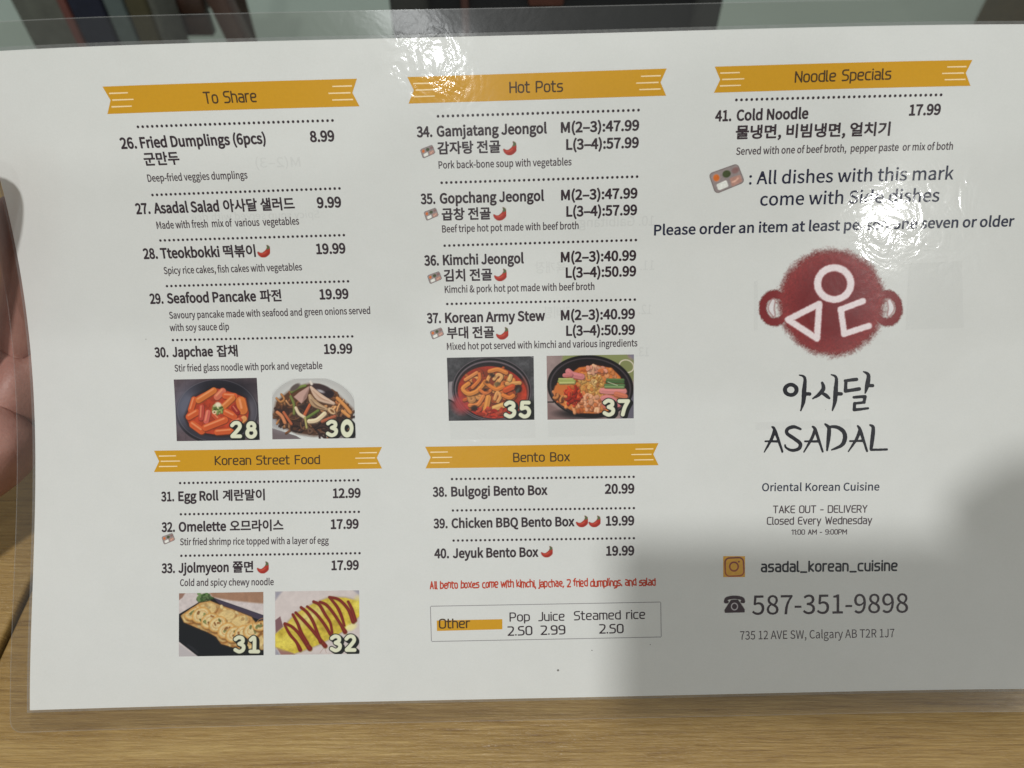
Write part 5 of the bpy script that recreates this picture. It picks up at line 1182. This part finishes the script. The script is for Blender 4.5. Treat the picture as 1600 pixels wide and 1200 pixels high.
# price box at the foot of the middle column
def frame_line(a, b, w):
    a, b = np.array(a), np.array(b); d = (b - a) / np.linalg.norm(b - a); nrm = np.array([-d[1], d[0]]) * w / 2
    m = 24; uv = []
    for i in range(m + 1):
        q = a + (b - a) * i / m; uv += [q + nrm, q - nrm]
    return uv, [(2 * i + 1, 2 * i + 3, 2 * i + 2, 2 * i) for i in range(m)]
bx = [[178.78, 41.48], [281.56, 41.4], [281.55, 25.9], [179.0, 25.95]]; uv, fs = [], []
for i in range(4):
    a, b = np.array(bx[i]), np.array(bx[(i + 1) % 4]); d = (b - a) / np.linalg.norm(b - a)
    g, f = frame_line(a + d * 0.16, b - d * 0.16, 0.3); k = len(uv); uv += g; fs += [tuple(j + k for j in q) for q in f]
pb = page_mesh('price_box', uv, fs, INK['frame'], MENU, 0.05, False)
S, T = np.meshgrid(np.linspace(0, 1, 13), np.linspace(0, 1, 3))
page_mesh('heading_bar', quad_uv([[181.54, 35.14], [210.82, 35.18], [210.75, 30.74], [181.56, 30.54]], S, T).reshape(-1, 2), [q[::-1] for q in quads(12, 2)], INK['gold'], pb, 0.05)
text_mesh('lettering', TEXT['box'][1:], pb, 0.06)
text_mesh('lettering', TEXT['box'][:1], pb, 0.11)

# round pot emblem in red crayon
def emblem():
    p = Picture([(470, 215), (1120, 215), (1120, 705), (470, 705)], 230, 174, (134, 40, 38), 0.0)
    X, Y = p.X, p.Y
    g = fbm(X / 5.5, Y / 5.5, 4); g2 = fbm(X / 26, Y / 26, 8)
    body = p.ell(800, 462, 222, 218, 0); body = np.where(Y > 462, p.ell(800, 462, 222, 222), p.ell(800, 462, 228, 226))
    for x in (562, 1030):
        h = np.abs(p.ell(x, 480, 50, 58, 0)) - 15
        p.put(h + (g - .5) * 10, (114, 32, 32), 9)
    a = np.clip(0.5 - (body + 6 + (g - .5) * 30 + (g2 - .5) * 14) / 32, 0, 1)
    core = np.clip(-body / 110, 0, 1)
    col = np.array((130, 50, 47)) * (1 - core[..., None]) + np.array((104, 20, 22)) * core[..., None]
    col = col * (1 + ((g - .5) * .45 * (1.2 - core))[..., None])
    p.C = p.C * (1 - a[..., None]) + col * a[..., None]; p.A = np.maximum(p.A, a)
    for x, s in ((556, 1), (1040, -1)):
        p.put(p.line([(x + s * 0, 450, 18), (x - s * 8, 480, 26), (x + s * 2, 508, 14)]) , (206, 204, 198), 10)
    wht = (214, 204, 198)
    p.put(np.abs(p.ell(810, 378, 69, 65)) - 14.5 + (g - .5) * 4, wht, 6)
    for s in ([(748, 462), (738, 608), (618, 528)], ): p.put(p.line([(x, y, 27) for x, y in s + s[:1]], False) + (g - .5) * 4, wht, 6)
    p.put(p.line([(930, 450, 26), (838, 485, 26)], False) + (g - .5) * 4, wht, 6); p.put(p.line([(838, 485, 26), (852, 588, 26)], False) + (g - .5) * 4, wht, 6); p.put(p.line([(852, 588, 26), (955, 554, 26)], False) + (g - .5) * 4, wht, 6)
    p.grain(.05, 6, 2)
    return p
tag(emblem().build('pot_emblem', [[318.75, 197.65], [382.68, 196.15], [387.58, 146.75], [321.14, 148.05]], MENU), 'red crayon pot with pale circle, triangle and bracket')

def app_icon():
    p = Picture([(100, 45), (270, 45), (270, 208), (100, 208)], 60, 58, (194, 146, 52))
    g = np.clip((p.Y - 45) / 160, 0, 1)[..., None]
    col = np.array((92, 42, 56)) * (1 - g) + np.array((150, 76, 40)) * g
    d = p.poly([(150, 95), (222, 92), (226, 162), (152, 166)]) - 36
    p.put(np.abs(d) - 5, col, 5); p.put(np.abs(p.ell(184, 126, 33, 34)) - 5.5, col, 5); p.put(p.ell(222, 88, 7, 7), col, 5)
    p.grain(.06, 20, 3)
    return p
app_icon().build('camera_icon', [[309.56, 61.31], [319.23, 61.12], [319.18, 51.77], [309.5, 51.97]], MENU)

def telephone_icon():
    p = Picture([(98, 348), (280, 348), (280, 496), (98, 496)], 62, 52, (60, 46, 50), 0.0)
    c = (56, 42, 46)
    p.put(p.line([(118, 400, 26), (130, 376, 26), (188, 366, 26), (246, 376, 26), (258, 398, 26)]), c, 4)
    p.put(p.line([(120, 402, 24), (132, 402, 22)], False), c, 4); p.put(p.line([(246, 400, 22), (258, 400, 24)], False), c, 4)
    p.put(p.poly([(164, 392), (212, 390), (234, 420), (262, 462), (262, 478), (118, 481), (116, 466), (144, 422)]) - 6, c, 4)
    p.put(np.abs(p.ell(188, 438, 24, 26)) - 3.5, (196, 192, 188), 4)
    return p
telephone_icon().build('telephone_icon', [[309.31, 43.97], [319.68, 43.75], [319.58, 35.31], [309.2, 35.53]], MENU)

# brush lettering of the name
BRUSH_KO = [[(505, 165, 14), (560, 195, 30), (554, 330, 46), (548, 430, 40), (522, 518, 16)], [(560, 352, 38), (610, 353, 36)],
 [(735, 242, 28), (748, 300, 42), (700, 360, 36), (642, 398, 18)], [(722, 335, 20), (770, 365, 38), (806, 394, 26)], [(825, 162, 14), (874, 192, 30), (870, 320, 46), (862, 430, 40), (838, 516, 16)], [(880, 351, 38), (926, 351, 36)],
 [(965, 222, 30), (1078, 208, 36)], [(972, 225, 34), (968, 322, 36)], [(968, 325, 34), (1050, 312, 36), (1108, 302, 36)], [(1147, 132, 14), (1196, 166, 36), (1186, 260, 46), (1166, 344, 16)], [(1192, 271, 34), (1240, 269, 34)],
 [(1052, 385, 28), (1165, 379, 34)], [(1165, 381, 34), (1155, 430, 32)], [(1060, 447, 28), (1158, 437, 28)], [(1060, 447, 32), (1056, 508, 34)], [(1056, 512, 32), (1194, 496, 24)]]
BRUSH_EN = [[(235, 683, 20), (264, 720, 32), (336, 932, 22)], [(258, 712, 28), (230, 800, 32), (154, 938, 14)], [(166, 828, 18), (290, 828, 26)],
 [(520, 705, 22), (452, 682, 36), (392, 702, 36), (384, 748, 36), (450, 796, 38), (514, 850, 38), (500, 902, 36), (430, 918, 32), (374, 892, 22), (364, 866, 18)],
 [(640, 680, 20), (670, 720, 34), (738, 930, 22)], [(662, 714, 28), (630, 800, 32), (550, 936, 14)], [(562, 828, 18), (696, 828, 26)],
 [(766, 655, 22), (802, 692, 38), (800, 780, 42), (782, 918, 22)], [(800, 682, 24), (880, 684, 36), (948, 728, 42), (962, 800, 46), (928, 868, 36), (828, 914, 16)],
 [(1090, 672, 20), (1118, 720, 34), (1182, 926, 22)], [(1112, 708, 28), (1080, 800, 32), (996, 930, 14)], [(1012, 825, 18), (1146, 822, 26)],
 [(1216, 664, 22), (1246, 692, 36), (1237, 800, 42), (1222, 905, 32)], [(1222, 914, 26), (1380, 910, 24)]]
def brush(strokes, ringp, quad, x0, x1, y0, y1):
    step = 5.0
    gx = np.arange(x0, x1, step); gy = np.arange(y0, y1, step)
    p = Picture([(gx[0], gy[0]), (gx[-1], gy[0]), (gx[-1], gy[-1]), (gx[0], gy[-1])], len(gx), len(gy))
    F = np.full(p.X.shape, 1e9)
    for s in strokes: F = np.minimum(F, p.line(s))
    if ringp: F = np.minimum(F, np.abs(p.ell(*ringp)) - 19)
    F = F + (fbm(p.X / 22, p.Y / 22, 6) - .5) * 5
    pts, fs = field_mesh(F, gx[0], gy[0], step)
    uv = quad_uv(quad, (pts[:, 0] - 140) / 1260, (pts[:, 1] - 110) / 840)
    return page_mesh('name_lettering', uv, [q[::-1] for q in fs], INK['ink_black'], MENU, 0.05, False)
brush(BRUSH_KO, (421, 312, 58, 51), [[325.56, 144.4], [379.34, 143.36], [381.73, 106.11], [326.7, 107.16]], 320, 1280, 105, 545)
brush(BRUSH_EN, None, [[325.56, 144.4], [379.34, 143.36], [381.73, 106.11], [326.7, 107.16]], 130, 1410, 630, 965)

# small specks on the white
rnd = random.Random(3); SPECK = ink('speck', (110, 108, 100))
for (u, v, r) in [(250.58, 20.66, 0.28), (235.31, 12.22, 0.5), (276.59, 22.66, 0.2), (54.92, 162.59, 0.2), (353.31, 126.2, 0.15)]:
    uv = [(u + r * math.cos(a) * rnd.uniform(.7, 1.2), v + r * math.sin(a) * rnd.uniform(.7, 1.2)) for a in np.linspace(0, 2 * math.pi, 9, endpoint=False)]
    page_mesh('speck', uv, [tuple(range(9))], SPECK, MENU, 0.05, False)

# ---------------------------------------------------------------- hands: one skinned surface per arm
SKIN = skin_material()
def skinned(name, chains, parent, mat):
    """chains of (point, radius); a chain starting with an int is rooted in that vertex"""
    V, E, Rr = [], [], []
    for ch in chains:
        prev = None
        for it in ch:
            if isinstance(it, int): prev = it; continue
            V.append(it[0]); Rr.append(it[1])
            if prev is not None: E.append((prev, len(V) - 1))
            prev = len(V) - 1
    me = bpy.data.meshes.new(name); me.from_pydata([tuple(v) for v in V], E, [])
    o = bpy.data.objects.new(name, me); COL.objects.link(o)
    o.modifiers.new('skin', 'SKIN').use_smooth_shade = True
    for i, sv in enumerate(me.skin_vertices[0].data):
        r = Rr[i]; sv.radius = (r, r) if not isinstance(r, tuple) else r
        sv.use_root = (i == 0)
    s = o.modifiers.new('sub', 'SUBSURF'); s.levels = 2; s.render_levels = 2
    bpy.context.view_layer.update()
    dg = bpy.context.evaluated_depsgraph_get()
    m2 = bpy.data.meshes.new_from_object(o.evaluated_get(dg))
    bpy.data.objects.remove(o)
    m2.polygons.foreach_set('use_smooth', [True] * len(m2.polygons))
    m2.materials.clear(); m2.materials.append(mat)
    o = bpy.data.objects.new(name, m2); COL.objects.link(o)
    o.parent = parent; o.matrix_parent_inverse = Matrix.Translation(-parent.location)
    return o
pg = lambda u, v, n: Vector(page(u, v, n)[0])
who = empty('person', pg(-60, 90, 10))
tag(who, 'person gripping the left edge of the menu with bare fingers', 'person')
mm = 0.001
left = [
    [(pg(-46, 112, -14), (0.026, 0.020)), (pg(-34, 138, -18), (0.024, 0.015)), (pg(-26, 158, -20), (0.017, 0.012))],
    [0, (pg(-80, 82, 6), 0.027), (pg(-120, 52, 34), 0.026), (pg(-190, 5, 90), 0.034), (pg(-260, -45, 150), 0.040)],
    [0, (pg(-25, 108, -9), 0.024), (pg(-17, 101, -10), 0.020)],
    [2, (pg(-16, 168, -18), 0.0118), (pg(-8, 192, -14), 0.0108), (pg(-4, 214, -11.5), 0.0100), (pg(-6, 229, -10.5), 0.0082)],
    [1, (pg(-10, 150, -22), 0.0098), (pg(6, 160, -27), 0.0088), (pg(10, 168, -24), 0.0078), (pg(8, 175, -20), 0.0066)],
    [1, (pg(-14, 136, -24), 0.0095), (pg(2, 140, -31), 0.0085), (pg(10, 146, -29), 0.0075), (pg(10, 152, -25), 0.0062)],
    [1, (pg(-22, 122, -26), 0.0085), (pg(-8, 122, -34), 0.0075), (pg(0, 126, -34), 0.0066), (pg(3, 131, -30), 0.0056)],
    [0, (pg(-42, 134, 6), 0.014), (pg(-27, 176, 22), 0.0125), (pg(-12, 210, 27), 0.0118), (pg(-1, 231, 24), 0.0114), (pg(-1, 240, 23), 0.0098)],
]
right = [
    [(view(166, 10, 22), (0.038, 0.022)), (view(146, 14, 20), (0.030, 0.018))],
    [0, (view(205, 10, 40), 0.030), (view(245, 6, 62), 0.031), (view(330, -4, 120), 0.038)],
    [1, (view(142, 34, 14), 0.0105), (view(126, 34, 0), 0.0095), (view(112, 22, -8), 0.0080), (view(104, 12, -9), 0.0068)],
    [1, (view(146, 22, 6), 0.0100), (view(128, 12, -10), 0.0090), (view(112, 4, -10), 0.0078), (view(100, 0, -9), 0.0066)],
    [0, (view(150, -2, 4), 0.0095), (view(128, -8, -10), 0.0085), (view(112, -10, -10), 0.0075), (view(102, -12, -9), 0.0064)],
    [0, (view(154, -18, 6), 0.0085), (view(132, -24, -9), 0.0075), (view(118, -27, -9), 0.0066), (view(110, -29, -8), 0.0056)],
    [0, (view(150, -22, 30), 0.0125), (view(124, -20, 26), 0.0105), (view(104, -12, 19), 0.0085)],
]
skinned('hand', left, who, SKIN)

# the photographer's phone and the hand that holds it, behind the lens: they throw the soft shadow on the lower right
ph = empty('phone', view(60, -25, 6))
tag(ph, 'dark phone held flat above the menu, camera side down', 'phone')
def cam_box(name, x0, x1, y0, y1, z0, z1, bev, mat, parent):
    bm = box_geo(x0 * mm, x1 * mm, y0 * mm, y1 * mm, z0 * mm, z1 * mm, bev, 3)
    M = Matrix(((1, 0, 0, 0), (0, SP, -CP, 0), (0, CP, SP, CAM_H), (0, 0, 0, 1)))
    bmesh.ops.transform(bm, matrix=M, verts=bm.verts)
    return from_bm(name, bm, mat, parent)
CASE = plain('phone_case', (0.03, 0.03, 0.032), 0.5)
cam_box('body', (-18, 134, -50, 14)[0], (-18, 134, -50, 14)[1], (-18, 134, -50, 14)[2], (-18, 134, -50, 14)[3], 2.0, 10.0, 0.003, CASE, ph)
cam_box('screen', (-18, 134, -50, 14)[0] + 3, (-18, 134, -50, 14)[1] - 3, (-18, 134, -50, 14)[2] + 3, (-18, 134, -50, 14)[3] - 3, 10.1, 10.5, 0, plain('phone_glass', (0.01, 0.01, 0.012), 0.1), ph)
holder = empty('person', view(200, -30, 40))
tag(holder, 'person holding the phone over the menu in one bare hand', 'person')
skinned('hand', right, holder, SKIN)
